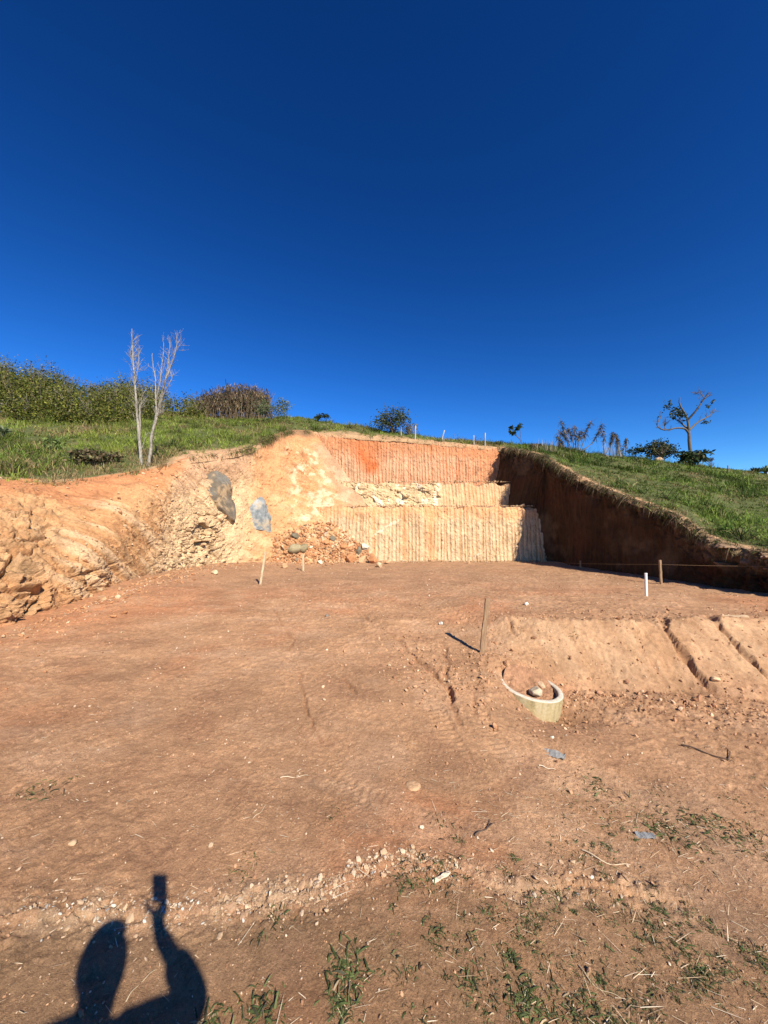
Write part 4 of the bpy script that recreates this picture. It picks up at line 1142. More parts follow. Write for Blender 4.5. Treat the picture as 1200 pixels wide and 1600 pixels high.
def lone_tree():
    foot = hill_pick(1081, 727); Y = foot[1]
    root = empty('lone_tree', foot)
    r = np.random.default_rng(811); g = (.24, .2, .16)
    T = Tubes()
    C0 = limb(T, [(1082, 731, Y), (1079, 708, Y), (1077, 690, Y), (1076.5, 676, Y), (1076, 668, Y), (1073, 652, Y), (1067, 641, Y), (1062, 632, Y), (1062, 621, Y)], .14, .035, foot, g, 10)
    T.build('trunk', M_BARK, root)
    br = [[(1076, 677, Y), (1070, 670, Y - .3), (1057, 669, Y - .6), (1040, 672, Y - .6), (1029, 668, Y - .5), (1028, 660, Y - .4), (1034, 650, Y - .3)],
          [(1076, 671, Y), (1070, 666, Y + .3), (1062, 659, Y + .4), (1053, 654, Y + .5)],
          [(1074, 657, Y), (1088, 641, Y - .4), (1099, 625, Y - .6), (1110, 613, Y - .7)],
          [(1077, 672, Y), (1090, 660, Y + .5), (1108, 650, Y + .8), (1119, 638, Y + .9)],
          [(1038, 672, Y - .6), (1039, 664, Y - .5), (1041, 660, Y - .5)],
          [(1101, 624, Y - .6), (1096, 616, Y - .6), (1091, 614, Y - .6)]]
    tw = Tubes(); ends = []
    for k, pts in enumerate(br):
        Tb = Tubes(); C = limb(Tb, pts, .075 if k < 4 else .03, .022 if k < 4 else .012, foot, g, 7, seed=k, jig=.02)
        Tb.build('branch', M_BARK, root)
        ends.append(twiggy(tw, C, foot, r, 10, .6, .016, col=g, f0=.45))
    stuffed(tw.build('twigs', M_BARK, root))
    cl = [(1043, 635, 4.5), (1040, 640, 4), (1046, 628, 3), (1052, 650, 5), (1058, 648, 5), (1064, 646, 6), (1068, 651, 4.5), (1057, 640, 4), (1050, 645, 3.5), (1062, 655, 3),
          (1038, 627, 2), (1100, 642, 3), (1106, 634, 3), (1114, 628, 2.5), (1108, 658, 3), (1101, 659, 3), (1093, 640, 2), (1027, 655, 2.5), (1090, 632, 1.6)]
    s = Y / FPX
    cen = np.array([W(u, v, Y + .25 * math.sin(u)) for u, v, q in cl]) - foot
    rad = np.array([[q * s * 1.1] * 3 for _, _, q in cl])
    leaf_cloud('foliage', cen, rad, 640, .14, [(.03, .045, .02), (.05, .065, .03), (.09, .09, .05)], [3, 3, 1], 812, root, shell=.5, long=1.6)
    tag(root, 'lone spreading tree with few leaves on the right crest', 'tree')
lone_tree()

def sapling():
    foot = hill_pick(816, 697); Y = foot[1]
    root = empty('sapling', foot); T = Tubes()
    for pts in ([(816, 699, Y), (812, 686, Y), (803, 678, Y)], [(816, 699, Y), (814, 684, Y), (812, 668, Y)], [(812, 686, Y), (802, 676, Y), (799, 668, Y)]):
        limb(T, pts, .03, .01, foot, (.3, .25, .2), 5)
    stuffed(T.build('stem', M_BARK, root))
    cl = [(799, 668, 3), (812, 666.5, 4), (808, 670, 3), (803, 677, 3.4), (798, 675, 2.5), (815, 671, 2.5)]
    leaf_cloud('foliage', np.array([W(a, b, Y) for a, b, c in cl]) - foot, np.array([[c * Y / FPX] * 3 for a, b, c in cl]), 420, .14, DARK, [3, 3, 2, .3], 821, root, shell=.5)
    tag(root, 'thin sapling with small dark leaf clusters above the right corner of the cut', 'sapling')
sapling()

def dead_stalks(name, bu, bv, lines, label, cat, seed, drooping):
    foot = hill_pick(bu, bv); Y = foot[1]
    root = empty(name, foot); r = np.random.default_rng(seed)
    T = Tubes(); heads = []; along = []
    for pts in lines:
        C = limb(T, [(u, v, Y + r.normal() * .15) for u, v in pts], .035, .015, foot, (.13, .10, .075), 5, .02, seed)
        heads.append(C[-1]); along.append(C)
        if drooping > .4: twiggy(T, C, foot, r, 8, .6, .012, .3, 1, (.13, .10, .075), .2)
    stuffed(T.build('stalk', M_BARK, root))
    pos, dirs, LL = [], [], []
    for C in along:
        for k in range(95):
            f = r.uniform(.35, 1) ** .6; pos.append(C[int(f * (len(C) - 1))] + r.normal(size=3) * .03)
            dirs.append([r.normal(), r.normal(), r.uniform(-.8, .9)]); LL.append(r.uniform(.12, drooping))
    n = len(pos)
    c = cmix(n, r, [(.06, .045, .035), (.12, .09, .06), (.22, .17, .11), (.04, .05, .025)], [3, 3, 2, 1.5])
    stuffed(blade_mesh('leaves', np.array(pos) - foot, np.array(dirs), np.array(LL), np.full(n, .035), r.uniform(.2, 1.2, n), c, M_DRY, 3, seed + 1, root))
    return tag(root, label, cat)
dead_stalks('dry_shrub', 898, 706, [[(895, 708), (888, 690), (880, 670), (876, 656)], [(893, 708), (880, 695), (870, 680)], [(900, 708), (899, 685), (897, 664)], [(905, 708), (912, 690), (916, 672), (925, 656)],
    [(905, 708), (903, 690), (908, 672)], [(890, 708), (885, 688), (872, 672)], [(908, 706), (925, 692), (936, 674), (941, 661)], [(899, 708), (893, 682), (886, 668)], [(886, 708), (878, 700), (874, 690)]],
    'tangled dark dry shrub with crooked stems on the right crest', 'shrub', 831, .45)
dead_stalks('dry_yucca', 958, 712, [[(952, 714), (955, 692), (958, 674)], [(963, 716), (964, 695), (962, 676)], [(968, 716), (966, 695), (963, 680)], [(948, 708), (953, 696), (958, 676)], [(944, 712), (943, 690), (942, 672)], [(977, 712), (978, 694), (978, 684)]],
    'row of thin dry stalks with drooping heads on the right crest', 'dry plant', 841, .32)

def tall_dry(name, u, v, wpx, hpx, n, label, seed, cols, seg=3):
    foot = hill_pick(u, v); Y = foot[1]; s = Y / FPX; r = np.random.default_rng(seed)
    px = r.uniform(-.5, .5, n) * wpx * s; py = r.normal(size=n) * .25
    pos = np.stack([px, py, np.full(n, -.05)], 1)
    d = rdir(r, n, 1.0, .18)
    o = blade_mesh(name, pos, d, r.uniform(.35, 1.0, n) * hpx * s, np.full(n, .018), r.uniform(0, .15, n), cmix(n, r, cols, [1] * len(cols)) * r.uniform(.6, 1.2, (n, 1)), M_DRY, seg, seed)
    o.location = foot
    return tag(o, label, 'dry grass')
STRAW = [(.40, .33, .22), (.28, .22, .14), (.18, .15, .1)]
tall_dry('dry_grass_clump', 850, 706, 34, 26, 130, 'pale wispy dry grass left of the tangled dry shrub', 851, STRAW)
tall_dry('dry_grass_clump', 958, 714, 34, 32, 90, 'pale dry grass stems among the drooping stalks', 852, STRAW)
tall_dry('dry_grass_clump', 686, 692, 18, 15, 40, 'few thin dark grass stems on the ridge between fence posts', 853, [(.1, .1, .06), (.2, .17, .1)])

def agave(u, v, wpx, label, seed, cols):
    foot = hill_pick(u, v); s = foot[1] / FPX; r = np.random.default_rng(seed); n = 60
    root = empty('agave', foot)
    a = r.uniform(0, 6.28, n); e = r.uniform(.15, 1.4, n)
    d = np.stack([np.cos(a) * np.cos(e), np.sin(a) * np.cos(e), np.sin(e)], 1)
    st = np.zeros((n, 3)); st[:, 2] = .15
    stuffed(blade_mesh('leaf_rosette', st, d, np.full(n, wpx * s * .6) * r.uniform(.8, 1.1, n), np.full(n, .09), np.full(n, .15), cmix(n, r, cols, [1, 1]), M_LEAF, 3, seed, root))
    T = Tubes(); T.add([(0, 0, -.1), (0, 0, .3)], [.09, .07], 7, (.2, .16, .1)); stuffed(T.build('stem', M_BARK, root))
    tag(root, label, 'agave')
agave(1196, 741, 22, 'green rosette plant at the right edge of the photo on the crest', 861, [(.10, .15, .05), (.16, .2, .08)])
agave(1180, 741, 17, 'dark rosette plant on the crest, left neighbour of the green rosette', 862, [(.04, .06, .03), (.07, .09, .04)])
agave(2, 683, 26, 'fan-leaved plant at the left edge of the photo in the grass', 863, [(.10, .14, .06), (.2, .22, .12)])

def dark_leaf_plant():
    foot = hill_pick(14, 745); r = np.random.default_rng(865); root = empty('dark_dry_plant', foot); T = Tubes()
    for u1, v1, u2, v2 in ((3, 730, 5, 718), (12, 728, 20, 733), (22, 735, 33, 722), (16, 726, 8, 720), (28, 738, 35, 728), (2, 738, -6, 726)):
        T.add(np.array([W(14, 748, foot[1]), W(u1, v1, foot[1] - .1), W(u2, v2, foot[1] - .15)]) - foot, [.016, .022, .006], 5, (.06, .045, .035))
    stuffed(T.build('stalks', M_DRY, root))
    tag(root, 'withered dark stalks at the left edge on top of the bank', 'dry plant')
dark_leaf_plant()

# mound on the right crest
b = hill_pick(1023, 716); b[1] -= 1.6; b[0] -= .9; b[2] = hill_z(b[0], b[1])
rock('termite_mound', b, .55, (.47, .31, .19), 'rounded tan earth mound in front of the large dark shrub on the right crest', 'mound', seed=871, squash=(1, .9, .95), rot=(0, .3, 0), sink=.15)

# fence posts -----------------------------------------------------
def post(u, v0, v1, wpx, label, tilt=0, mat=None, name='fence_post', bv=None):
    foot = hill_pick(u, v0); s = foot[1] / FPX
    h = (v0 - v1) * s + .15
    T = Tubes(); T.add([(0, 0, -.25), (tilt * h * .5, 0, h * .5), (tilt * h, 0, h), (tilt * h, 0, h + .012)], [wpx * s / 2.6] * 3 + [wpx * s / 6], 7, (.5, .5, .45))
    o = T.build(name, mat or M_POST); o.location = foot
    return tag(o, label, 'fence post', 'fence posts along the ridge')
post(627, 680, 670, 2.0, 'pale fence post just right of the ridge tree trunk')
post(637, 682, 670, 2.6, 'leaning white fence post on the ridge, right of the pale straight one', .45)
post(649, 687, 669, 3.0, 'thickest white fence post on the ridge beside the bare-branched tree', .05)
post(690, 690, 676, 2.4, 'slightly leaning pale fence post in the middle of the ridge row', .3)
post(708, 691, 681, 1.6, 'thin dark fence post between two pale ones on the ridge', .1, M_BARK)
post(741, 697, 685, 2.2, 'shorter pale fence post, second from the shaded corner')
post(758, 698, 681, 2.4, 'tall white fence post nearest the shaded corner', .03)
post(1136, 738, 731, 2.0, 'small dark post on the right crest beyond the grey bush', 0, M_BARK)
post(3, 645, 627, 5, 'squat white post in the bushes at the left edge of the photo', .12)
# ---------------------------------------------------------------- boulders in the bank
def ebed(name, outline, thick, colfn, label, seed):
    """boulder bedded in the bank, its outline seen as given, its face along the slope"""
    O = np.array(outline, float); c = O.mean(0)
    ang = np.arctan2(-(O[:, 1] - c[1]), O[:, 0] - c[0]); rad = np.hypot(O[:, 0] - c[0], O[:, 1] - c[1]); k = np.argsort(ang); ang, rad = ang[k], rad[k]
    V, F = ICO4
    a = np.arctan2(V[:, 2], V[:, 0]); R_ = np.interp(a, np.concatenate([ang - 2 * np.pi, ang, ang + 2 * np.pi]), np.tile(rad, 3))
    p = bank_pick(*c); pz = p[2] - CAMZ
    m = (np.abs(BU - c[0]) < 30) & (np.abs(BV - c[1]) < 40) & (BANK_P[..., 1] > 3) & (np.linalg.norm(BANK_P - p, axis=-1) < 2.0)
    B = BANK_P[m]; A_ = np.stack([B[:, 0] - p[0], B[:, 2] - p[2], np.ones(len(B))], 1); g = np.linalg.lstsq(A_, B[:, 1], rcond=None)[0]
    hr = np.clip(np.hypot(V[:, 0], V[:, 2]), 0, 1) ** .8
    # where its outline meets the slope of the bank
    tx = p[0] / p[1] + np.cos(a) * R_ * hr / FPX; tz = pz / p[1] + np.sin(a) * R_ * hr / FPX
    Yp = (p[1] - g[0] * p[0] - g[1] * pz) / (1 - g[0] * tx - g[1] * tz)
    Q = np.stack([tx * Yp - p[0], Yp - p[1], tz * Yp - pz], 1)
    nrm = np.array([g[0], -1.0, g[1]]); nrm /= np.linalg.norm(nrm)
    n = fbm(Q[:, 0] * 1.6, Q[:, 1] * 1.6, Q[:, 2] * 1.6, oct=5, seed=seed); n2 = fbm(Q[:, 0] * 7, Q[:, 1] * 7, Q[:, 2] * 7, oct=4, seed=seed + 1)
    fa, fb = facets(Q[:, 0] * 1.3, Q[:, 1] * 1.3, Q[:, 2] * 1.1, seed)
    rr_ = np.random.default_rng(seed); du, dv = np.cos(a) * hr, np.sin(a) * hr
    top = np.full(len(V), 1.0)
    for k_ in range(9):
        th_ = k_ * 2.4 + rr_.uniform(-.5, .5); sl = rr_.uniform(.25, 1.6); top = np.minimum(top, rr_.uniform(.75, 1.15) * (1 if sl < .8 else 1.25) - sl * (du * math.cos(th_) + dv * math.sin(th_)) * .9)
    front = np.clip(top, -.2, 1) * thick * sstep(1.0, .93, hr)
    up = np.where(V[:, 1] < 0, front + .04 * n + .02 * n2, -.25) - .055
    Q = Q + nrm * up[:, None]
    o = mesh_from(name, Q, F, M_STONE, colfn(Q, n, n2)); o.location = p
    return tag(o, label, 'boulder')
M_STONE = earth_mat('stone', scales=(2.5, 12.0, 60.0), amp=(0.78, 1.2), bump=((8.0, 0.03), (50.0, 0.010)))
def cdark(Q, n, n2):
    c = np.empty(Q.shape); c[:] = (.155, .120, .085)
    c = mixa(c, (.21, .19, .155), sstep(.0, .4, n)); c = mixa(c, (.12, .095, .07), sstep(.05, .4, -n2) * .7)
    return mixa(c, (.40, .27, .15), sstep(.05, .35, n2 - n) * .75)
def cblue(Q, n, n2):
    c = np.empty(Q.shape); c[:] = (.215, .225, .22)
    c = mixa(c, (.33, .33, .315), sstep(.0, .4, n + .4 * n2)); c = mixa(c, (.10, .11, .115), sstep(.05, .4, -n2) * .6)
    return mixa(c, (.42, .31, .19), np.maximum(sstep(0, -.4, Q[:, 2] + .3 * n) * sstep(-.1, .2, n2), sstep(.3, .6, n2 + .5 * n)) * .6)
ebed('boulder', [(337, 734), (326, 739), (317, 750), (325, 768), (338, 786), (350, 802), (366, 818), (368, 800), (363, 780), (360, 760), (353, 742)], .34, cdark,
     'large dark brown boulder bedded in the bank below the grass', 881)
ebed('boulder', [(407, 774), (396, 783), (388, 795), (388, 812), (395, 825), (410, 830), (423, 835), (424, 818), (420, 800), (416, 786)], .30, cblue,
     'blue grey teardrop boulder standing at the foot of the orange bank', 885)

# loose spoil at the foot of the bank: the stones one can tell apart
CREAM, RUST, GREYS, WHITE, TAN = (.54, .38, .23), (.46, .21, .095), (.17, .145, .10), (.56, .47, .35), (.48, .28, .15)
SPOIL = [
    (447, 869, 17, CREAM, 'cream angular rock at the left end of the rubble, apart from the rest'),
    (467, 875, 9, TAN, 'small flat stone just left of the short pale stake'),
    (484, 869, 16, CREAM, 'tall cream rock directly behind the short pale stake'),
    (495, 872, 12, TAN, 'tan rock leaning on the tall cream rock'),
    (500, 878, 8, WHITE, 'small whitish stone in front of the rubble, right of the short stake'),
    (508, 864, 14, CREAM, 'cream slab lying on the rubble above the small whitish stone'),
    (527, 871, 15, TAN, 'round-faced tan rock with a dark gap at its left'),
    (549, 868, 20, RUST, 'largest orange rock in the middle of the rubble row'),
    (560, 862, 13, GREYS, 'dark greenish grey rock above the largest orange rock'),
    (569, 856, 13, WHITE, 'white slab near the lower corner of the ribbed clay face'),
    (565, 876, 11, TAN, 'small tan rock right of the largest orange rock'),
    (581, 873, 20, RUST, 'wide rusty rock with a black shadow at its left end'),
    (593, 882, 12, CREAM, 'foremost cream rock lying alone on the pad before the rubble'),
    (605, 878, 9, TAN, 'last small rock at the right end of the rubble'),
    (519, 841, 12, GREYS, 'dark grey stone high on the spoil slope'),
    (503, 841, 10, CREAM, 'cream stone left of the dark grey stone on the spoil slope'),
    (510, 847, 9, RUST, 'rusty stone just below the dark grey stone'),
    (460, 837, 13, GREYS, 'greenish grey stone on the left part of the spoil slope'),
    (458, 859, 20, (.30, .24, .14), 'broad olive brown rock half buried behind the cream rock'),
    (472, 858, 16, (.26, .21, .12), 'mossy dark rock half buried left of the rubble slabs'),
    (538, 855, 11, RUST, 'orange stone resting above the round-faced tan rock'),
    (335, 893, 9, CREAM, 'pale stone lying alone at the foot of the left bank'),
    (444, 883, 10, TAN, 'flat tan stone between the thin stake and the rubble'),
]
for i, (u, v, wpx, colr, lab) in enumerate(SPOIL):
    pg = pix2ground(u, v + wpx * .35)
    if v < 864: p = bank_pick(u, v + 3)
    else:
        p = pg.copy(); p[1] = min(p[1], 19.4) ; s_ = p[1] / pg[1]; p[0] = pg[0] * s_; p[2] = gz(p[0], p[1])
    sz = wpx * p[1] / FPX * 1.15
    rock('rock', p, sz, colr, lab, 'rock', 'rocks fallen from the bank', seed=900 + i, squash=(1.1, .9, .85), sink=.18)

r = np.random.default_rng(33)
# small spoil between them
n = 2600
i = r.integers(0, BANK_P.shape[0], n * 6); j = (np.abs(r.normal(size=n * 6)) * 60).astype(int).clip(0, 200)
P = BANK_P[i, j]; u, v = project(P)
m = (u > 425) & (u < 620) & (v > 815) & (v < 890)
m &= (v > 812 + np.abs(u - 500) * .35)
P = P[m][:n]
sz = np.exp(r.normal(size=len(P)) * .5) * .11
cc = cmix(len(P), r, [CREAM, RUST, TAN, (.5, .25, .12), GREYS, WHITE], [1.2, 6, 4, 5, .3, .2]) * r.uniform(.7, 1.15, (len(P), 1))
scatter_stones('rubble', P, np.clip(sz, .03, .3), cc, 'small orange and cream rubble spilled down the bank corner', 34, mat=M_CHIP, flat=.8)
# apron of crumbs on the pad along the foot of the left bank and back wall
n = 3400
k = r.integers(60, BANK_P.shape[0] - 5, n)
foot = np.array([LA[q] for q in k])
off = np.abs(r.normal(size=n)) ** 1.3 * .55
px = foot[:, 0] + off * r.uniform(.4, 1, n) + .35; py = foot[:, 1] - off * .5 + r.normal(size=n) * .1
P = np.stack([px, py, ground_z(px, py)], 1)
sz = np.clip(np.exp(r.normal(size=n) * .6) * .035, .012, .2)
cc = cmix(n, r, [CREAM, RUST, TAN, (.5, .25, .12)], [2, 3, 4, 5]) * r.uniform(.7, 1.1, (n, 1))
scatter_stones('clods', P, sz, cc, 'crumbs of clay along the foot of the left bank', 35, mat=M_CHIP, flat=.7)
# lumps lying on the bank itself
n = 2600
i = r.integers(120, 900, n); j = r.integers(20, 325, n)
P = BANK_P[i, j]; sz = np.clip(np.exp(r.normal(size=n) * .55) * .045, .015, .22)
cc = cmix(n, r, [CREAM, TAN, RUST, (.55, .30, .15)], [4, 4, 2, 3]) * r.uniform(.75, 1.1, (n, 1))
scatter_stones('clods', P, sz, cc, 'loose lumps of clay lying on the left bank', 36, mat=M_CHIP, flat=.7, sink=.1)
# clods round the ring and below the pad edge, on the ramp, along the pad edge
px = np.concatenate([r.uniform(1.8, 8, 420), r.normal(size=900) * 1.4 + 3.6, r.normal(size=700) * .7 + 1.1, r.uniform(1.4, 9, 500), r.uniform(4, 10, 700)])
py = np.concatenate([r.uniform(5.9, 7.2, 420), 5.55 + r.normal(size=900) * .28, 5.6 + r.normal(size=700) * .7, 7.25 + np.abs(r.normal(size=500)) * .5, 5.2 + r.normal(size=700) * .5])
P = np.stack([px, py, ground_z(px, py)], 1); n = len(P)
sz = np.clip(np.exp(r.normal(size=n) * .5) * .026, .010, .11)
cc = cmix(n, r, [(.46, .24, .125), (.52, .30, .17), (.36, .18, .095), (.6, .4, .25)], [4, 3, 3, 1]) * r.uniform(.75, 1.1, (n, 1))
scatter_stones('clods', P, sz, cc, 'clods of reddish clay below the pad edge and around the ring', 37, flat=.75)
# crumbs fallen on the ledges and along the foot of the stepped wall
n = 2600
lv = r.choice(3, n, p=[.5, .25, .25]); px = r.uniform(-2.5, 8.2, n)
base_y = np.array([19.93, 20.3, 22.4])[lv]; py = base_y + np.where(lv == 0, -np.abs(r.normal(size=n)) ** 1.4 * .28, np.abs(r.normal(size=n)) * .12)
pz = np.where(lv == 0, ground_z(px, py), np.array([0, z1, z2])[lv] + .01)
P = np.stack([px, py, pz], 1)
sz = np.clip(np.exp(r.normal(size=n) * .55) * .05, .02, .22)
scatter_stones('clods', P, sz, cmix(n, r, [(.5, .36, .22), (.46, .27, .14), (.4, .24, .13)], [3, 3, 3]) * r.uniform(.75, 1.1, (n, 1)), 'crumbs of clay on the ledges and along the foot of the stepped wall', 41, flat=.75)
# crumbs over the pad and ramp
n = 9000
ang = r.uniform(-.82, .82, n); rr = np.exp(r.uniform(math.log(1.3), math.log(17), n)); px, py = rr * np.sin(ang), rr * np.cos(ang)
px = np.clip(px, -6.3, 9)
P = np.stack([px, py, ground_z(px, py)], 1)
sz = np.clip(np.exp(r.normal(size=n) * .5) * (.0035 + .0016 * rr), .003, .05)
cc = cmix(n, r, [(.44, .25, .14), (.60, .42, .28), (.34, .18, .10), (.60, .46, .33)], [4, 2, 3, 1.0]) * r.uniform(.75, 1.1, (n, 1))
scatter_stones('crumbs', P, sz, cc, 'fine crumbs and grit strewn over the trodden clay', 38, flat=.7)
# whitish gravel along the foreground lip
def along_lip(n, u0, u1, spread, seed):
    rr_ = np.random.default_rng(seed)
    C, _ = crom(RIM_A, 800); uu, vv = project(np.concatenate([C[:, :2], C[:, 2:3]], 1))
    ok = np.where((uu > u0) & (uu < u1))[0]; q = rr_.choice(ok, n)
    x = C[q, 0] + rr_.normal(size=n) * spread; y = C[q, 1] + rr_.normal(size=n) * spread + .02
    return np.stack([x, y, ground_z(x, y)], 1)
P = np.concatenate([along_lip(150, 40, 300, .04, 1), along_lip(90, -60, 420, .08, 2), along_lip(40, 380, 700, .05, 3), along_lip(25, 700, 950, .10, 4)])
n = len(P); sz = np.clip(np.exp(r.normal(size=n) * .45) * .0115, .005, .032)
cc = cmix(n, r, [(.56, .50, .42), (.46, .37, .27), (.40, .27, .17), (.30, .28, .26)], [2, 3, 4, 1])
scatter_stones('gravel', P, sz, cc, 'whitish stone chips along the crumbly lip in the foreground', 39, base=ICO1, flat=.65, sink=.15)
P = np.concatenate([along_lip(1500, 330, 720, .045, 5), along_lip(700, -40, 1000, .07, 6)]); n = len(P)
sz = np.clip(np.exp(r.normal(size=n) * .6) * .010, .004, .045)
scatter_stones('clods', P, sz, cmix(n, r, [(.46, .31, .19), (.55, .40, .27), (.36, .22, .13)], [4, 2, 3]), 'pale dry flakes of clay along the foreground lip', 40, flat=.35, sink=.15)

# single stones seen on the pad
for u, v, wpx, colr, lab, s in [(689, 976, 9, (.70, .64, .54), 'white stone lying left of the brown stake', 1), (823, 947, 9, (.70, .64, .54), 'white stone lying behind the pad edge, right of the brown stake', 2),
        (863, 1156, 7, (.75, .66, .5), 'small cream pebble below the concrete ring', 3), (608, 1043, 7, CREAM, 'cream stone on the ramp left of the gullies', 4),
        (1117, 1065, 14, (.62, .42, .24), 'tan stone at the lower end of the first erosion gully', 5), (937, 1086, 9, (.42, .22, .12), 'brown clod lying right of the concrete ring', 6),
        (228, 1244, 0, CREAM, '', 0), (160, 937, 16, TAN, 'flat tan slab fallen at the foot of the left bank', 7), (186, 934, 11, CREAM, 'cream slab next to the flat tan one below the left bank', 8),
        (113, 1322, 12, (.44, .29, .17), 'tan clay lump on the foreground clay above the gravel, left side', 9), (511, 963, 7, (.2, .17, .14), 'small dark stone on the pad, right of the thin stake', 10),
        (330, 1322, 9, (.46, .33, .21), 'pale pebble above the gravel near the phone shadow', 11)]:
    if not wpx: continue
    p = gpick(u, v); rock('rock', p, wpx * p[1] / FPX, colr, lab, 'stone', seed=950 + s, sink=.25, base=ICO2)

# round clay cake with two holes
def clay_cake():
    p = gpick(645, 1231); n = 48; rg = np.array([0, .02, .04, .05, .058, .062]); hh = np.array([.010, .012, .012, .009, .004, -.006])
    th = np.linspace(0, 2 * np.pi, n, endpoint=False)
    V = np.array([[q * math.cos(a) * (1 + .08 * math.sin(3 * a)), q * math.sin(a), h] for a in th for q, h in zip(rg, hh)])
    for cx_, cy_ in ((-.012, .004), (.014, -.002)):
        V[:, 2] -= .012 * np.exp(-((V[:, 0] - cx_) ** 2 + (V[:, 1] - cy_) ** 2) / .00005)
    V[:, 2] += .002 * fbm(V[:, 0] * 90, V[:, 1] * 90, oct=3, seed=3)
    k = len(rg); i, j = np.meshgrid(np.arange(n), np.arange(k - 1), indexing='ij'); a = i * k + j; b_ = ((i + 1) % n) * k + j
    F = np.stack([a, a + 1, b_ + 1, b_], -1).reshape(-1, 4)
    o = mesh_from('clay_cake', V, F, M_CHIP, np.tile(np.array([(.44, .265, .145)]), (len(V), 1))); o.location = p + np.array([0, 0, .002])
    tag(o, 'small round cake of orange clay with two holes on the ramp', 'clay lump')
clay_cake()

# ---------------------------------------------------------------- concrete ring
def conc_mat():
    m, nt, p = new_mat('stained_concrete')
    tc = nt.nodes.new('ShaderNodeTexCoord'); mp = nt.nodes.new('ShaderNodeMapping'); mp.inputs['Scale'].default_value = (14, 14, 1.6)
    nt.links.new(tc.outputs['Object'], mp.inputs[0])
    n = noise_node(nt, mp.outputs[0], 1.0, 6, .6); n2 = noise_node(nt, tc.outputs['Object'], 30, 6, .7); n3 = noise_node(nt, tc.outputs['Object'], 5, 4, .6)
    r1 = ramp(nt, n.outputs['Fac'], [(.25, (.22, .165, .08)), (.42, (.38, .295, .15)), (.6, (.45, .365, .215)), (.8, (.42, .26, .125))])
    c = mixc(nt, 'MULTIPLY', 1.0, r1.outputs[0], ramp(nt, n2.outputs['Fac'], [(.3, .75), (.7, 1.12)]).outputs[0])
    c = mixc(nt, 'MIX', ramp(nt, n3.outputs['Fac'], [(.5, 0.0), (.7, .7)]).outputs[0], c, (.27, .22, .13))
    nt.links.new(c, p.inputs['Base Color'])
    b = nt.nodes.new('ShaderNodeBump'); b.inputs['Distance'].default_value = .006; nt.links.new(n2.outputs['Fac'], b.inputs['Height']); nt.links.new(b.outputs[0], p.inputs['Normal'])
    return m
M_CONC = conc_mat()
M_RIM = earth_mat('rim_concrete', scales=(20, 90), amp=(.75, 1.2), bump=((60, .004),), base=(.52, .44, .34))
def lathe(name, prof, n, mat, parent, noise=0.0, seed=0):
    th = np.linspace(0, 2 * np.pi, n, endpoint=False); k = len(prof)
    V = np.array([[q * math.cos(a), q * math.sin(a), h] for a in th for q, h in prof])
    if noise: V *= (1 + noise * fbm(V[:, 0] * 7, V[:, 1] * 7, V[:, 2] * 7, oct=3, seed=seed))[:, None]
    i, j = np.meshgrid(np.arange(n), np.arange(k - 1), indexing='ij'); a = i * k + j; b_ = ((i + 1) % n) * k + j
    return mesh_from(name, V, np.stack([a, b_, b_ + 1, a + 1], -1).reshape(-1, 4), mat, None, parent=parent)
RC = np.array(W(828, 1068, 5.45)) + np.array([0, 0, -.02])
ring = empty('concrete_ring', RC)
ring.rotation_euler = (math.radians(6), math.radians(8), 0)
lathe('wall', [(.358, -.55), (.358, -.012), (.361, -.006)], 120, M_CONC, ring, .004, 1)
lathe('wall', [(.430, -.006), (.432, -.014), (.432, -.55)], 120, M_CONC, ring, .004, 1)
lathe('rim', [(.360, -.010), (.366, .0), (.385, .004), (.415, .003), (.427, -.002), (.431, -.010)], 120, M_RIM, ring, .012, 2)
V = []; rr_ = np.linspace(0, .3595, 26)
th = np.linspace(0, 2 * np.pi, 90, endpoint=False)
X = rr_[None] * np.cos(th)[:, None]; Yy = rr_[None] * np.sin(th)[:, None]
Z = -.075 + .04 * fbm(X * 5, Yy * 5, oct=4, seed=4) + .02 * fbm(X * 22, Yy * 22, oct=3, seed=5) + .17 * sstep(-.05, .36, Yy) + .05 * sstep(.1, -.3, X)
Fg = grid_faces(90, 26); a = np.arange(25); Fw = np.stack([89 * 26 + a, a, a + 1, 89 * 26 + a + 1], 1)
cs = np.tile(np.array([(.40, .21, .115)]), (90 * 26, 1)) * (1 + .25 * fbm(X * 14, Yy * 14, oct=3, seed=6).ravel())[:, None]
soil = mesh_from('soil_fill', np.stack([X, Yy, Z], -1), np.concatenate([Fg, Fw]), M_BANK, cs, parent=ring)
tag(ring, 'yellowish concrete well ring sunk in the clay, tilted to the right', 'concrete ring')
rk = rock('rock', RC + np.array([.03, -.13, -.10]), .22, (.47, .38, .26), 'pale rounded rock lying in the soil inside the concrete ring', 'rock', seed=977, squash=(1.1, .8, .8), sink=0)
rk2 = rock('rock', RC + np.array([.20, .12, -.09]), .15, (.50, .33, .2), 'brown clod inside the ring at its back right', 'clod', seed=978, sink=0)

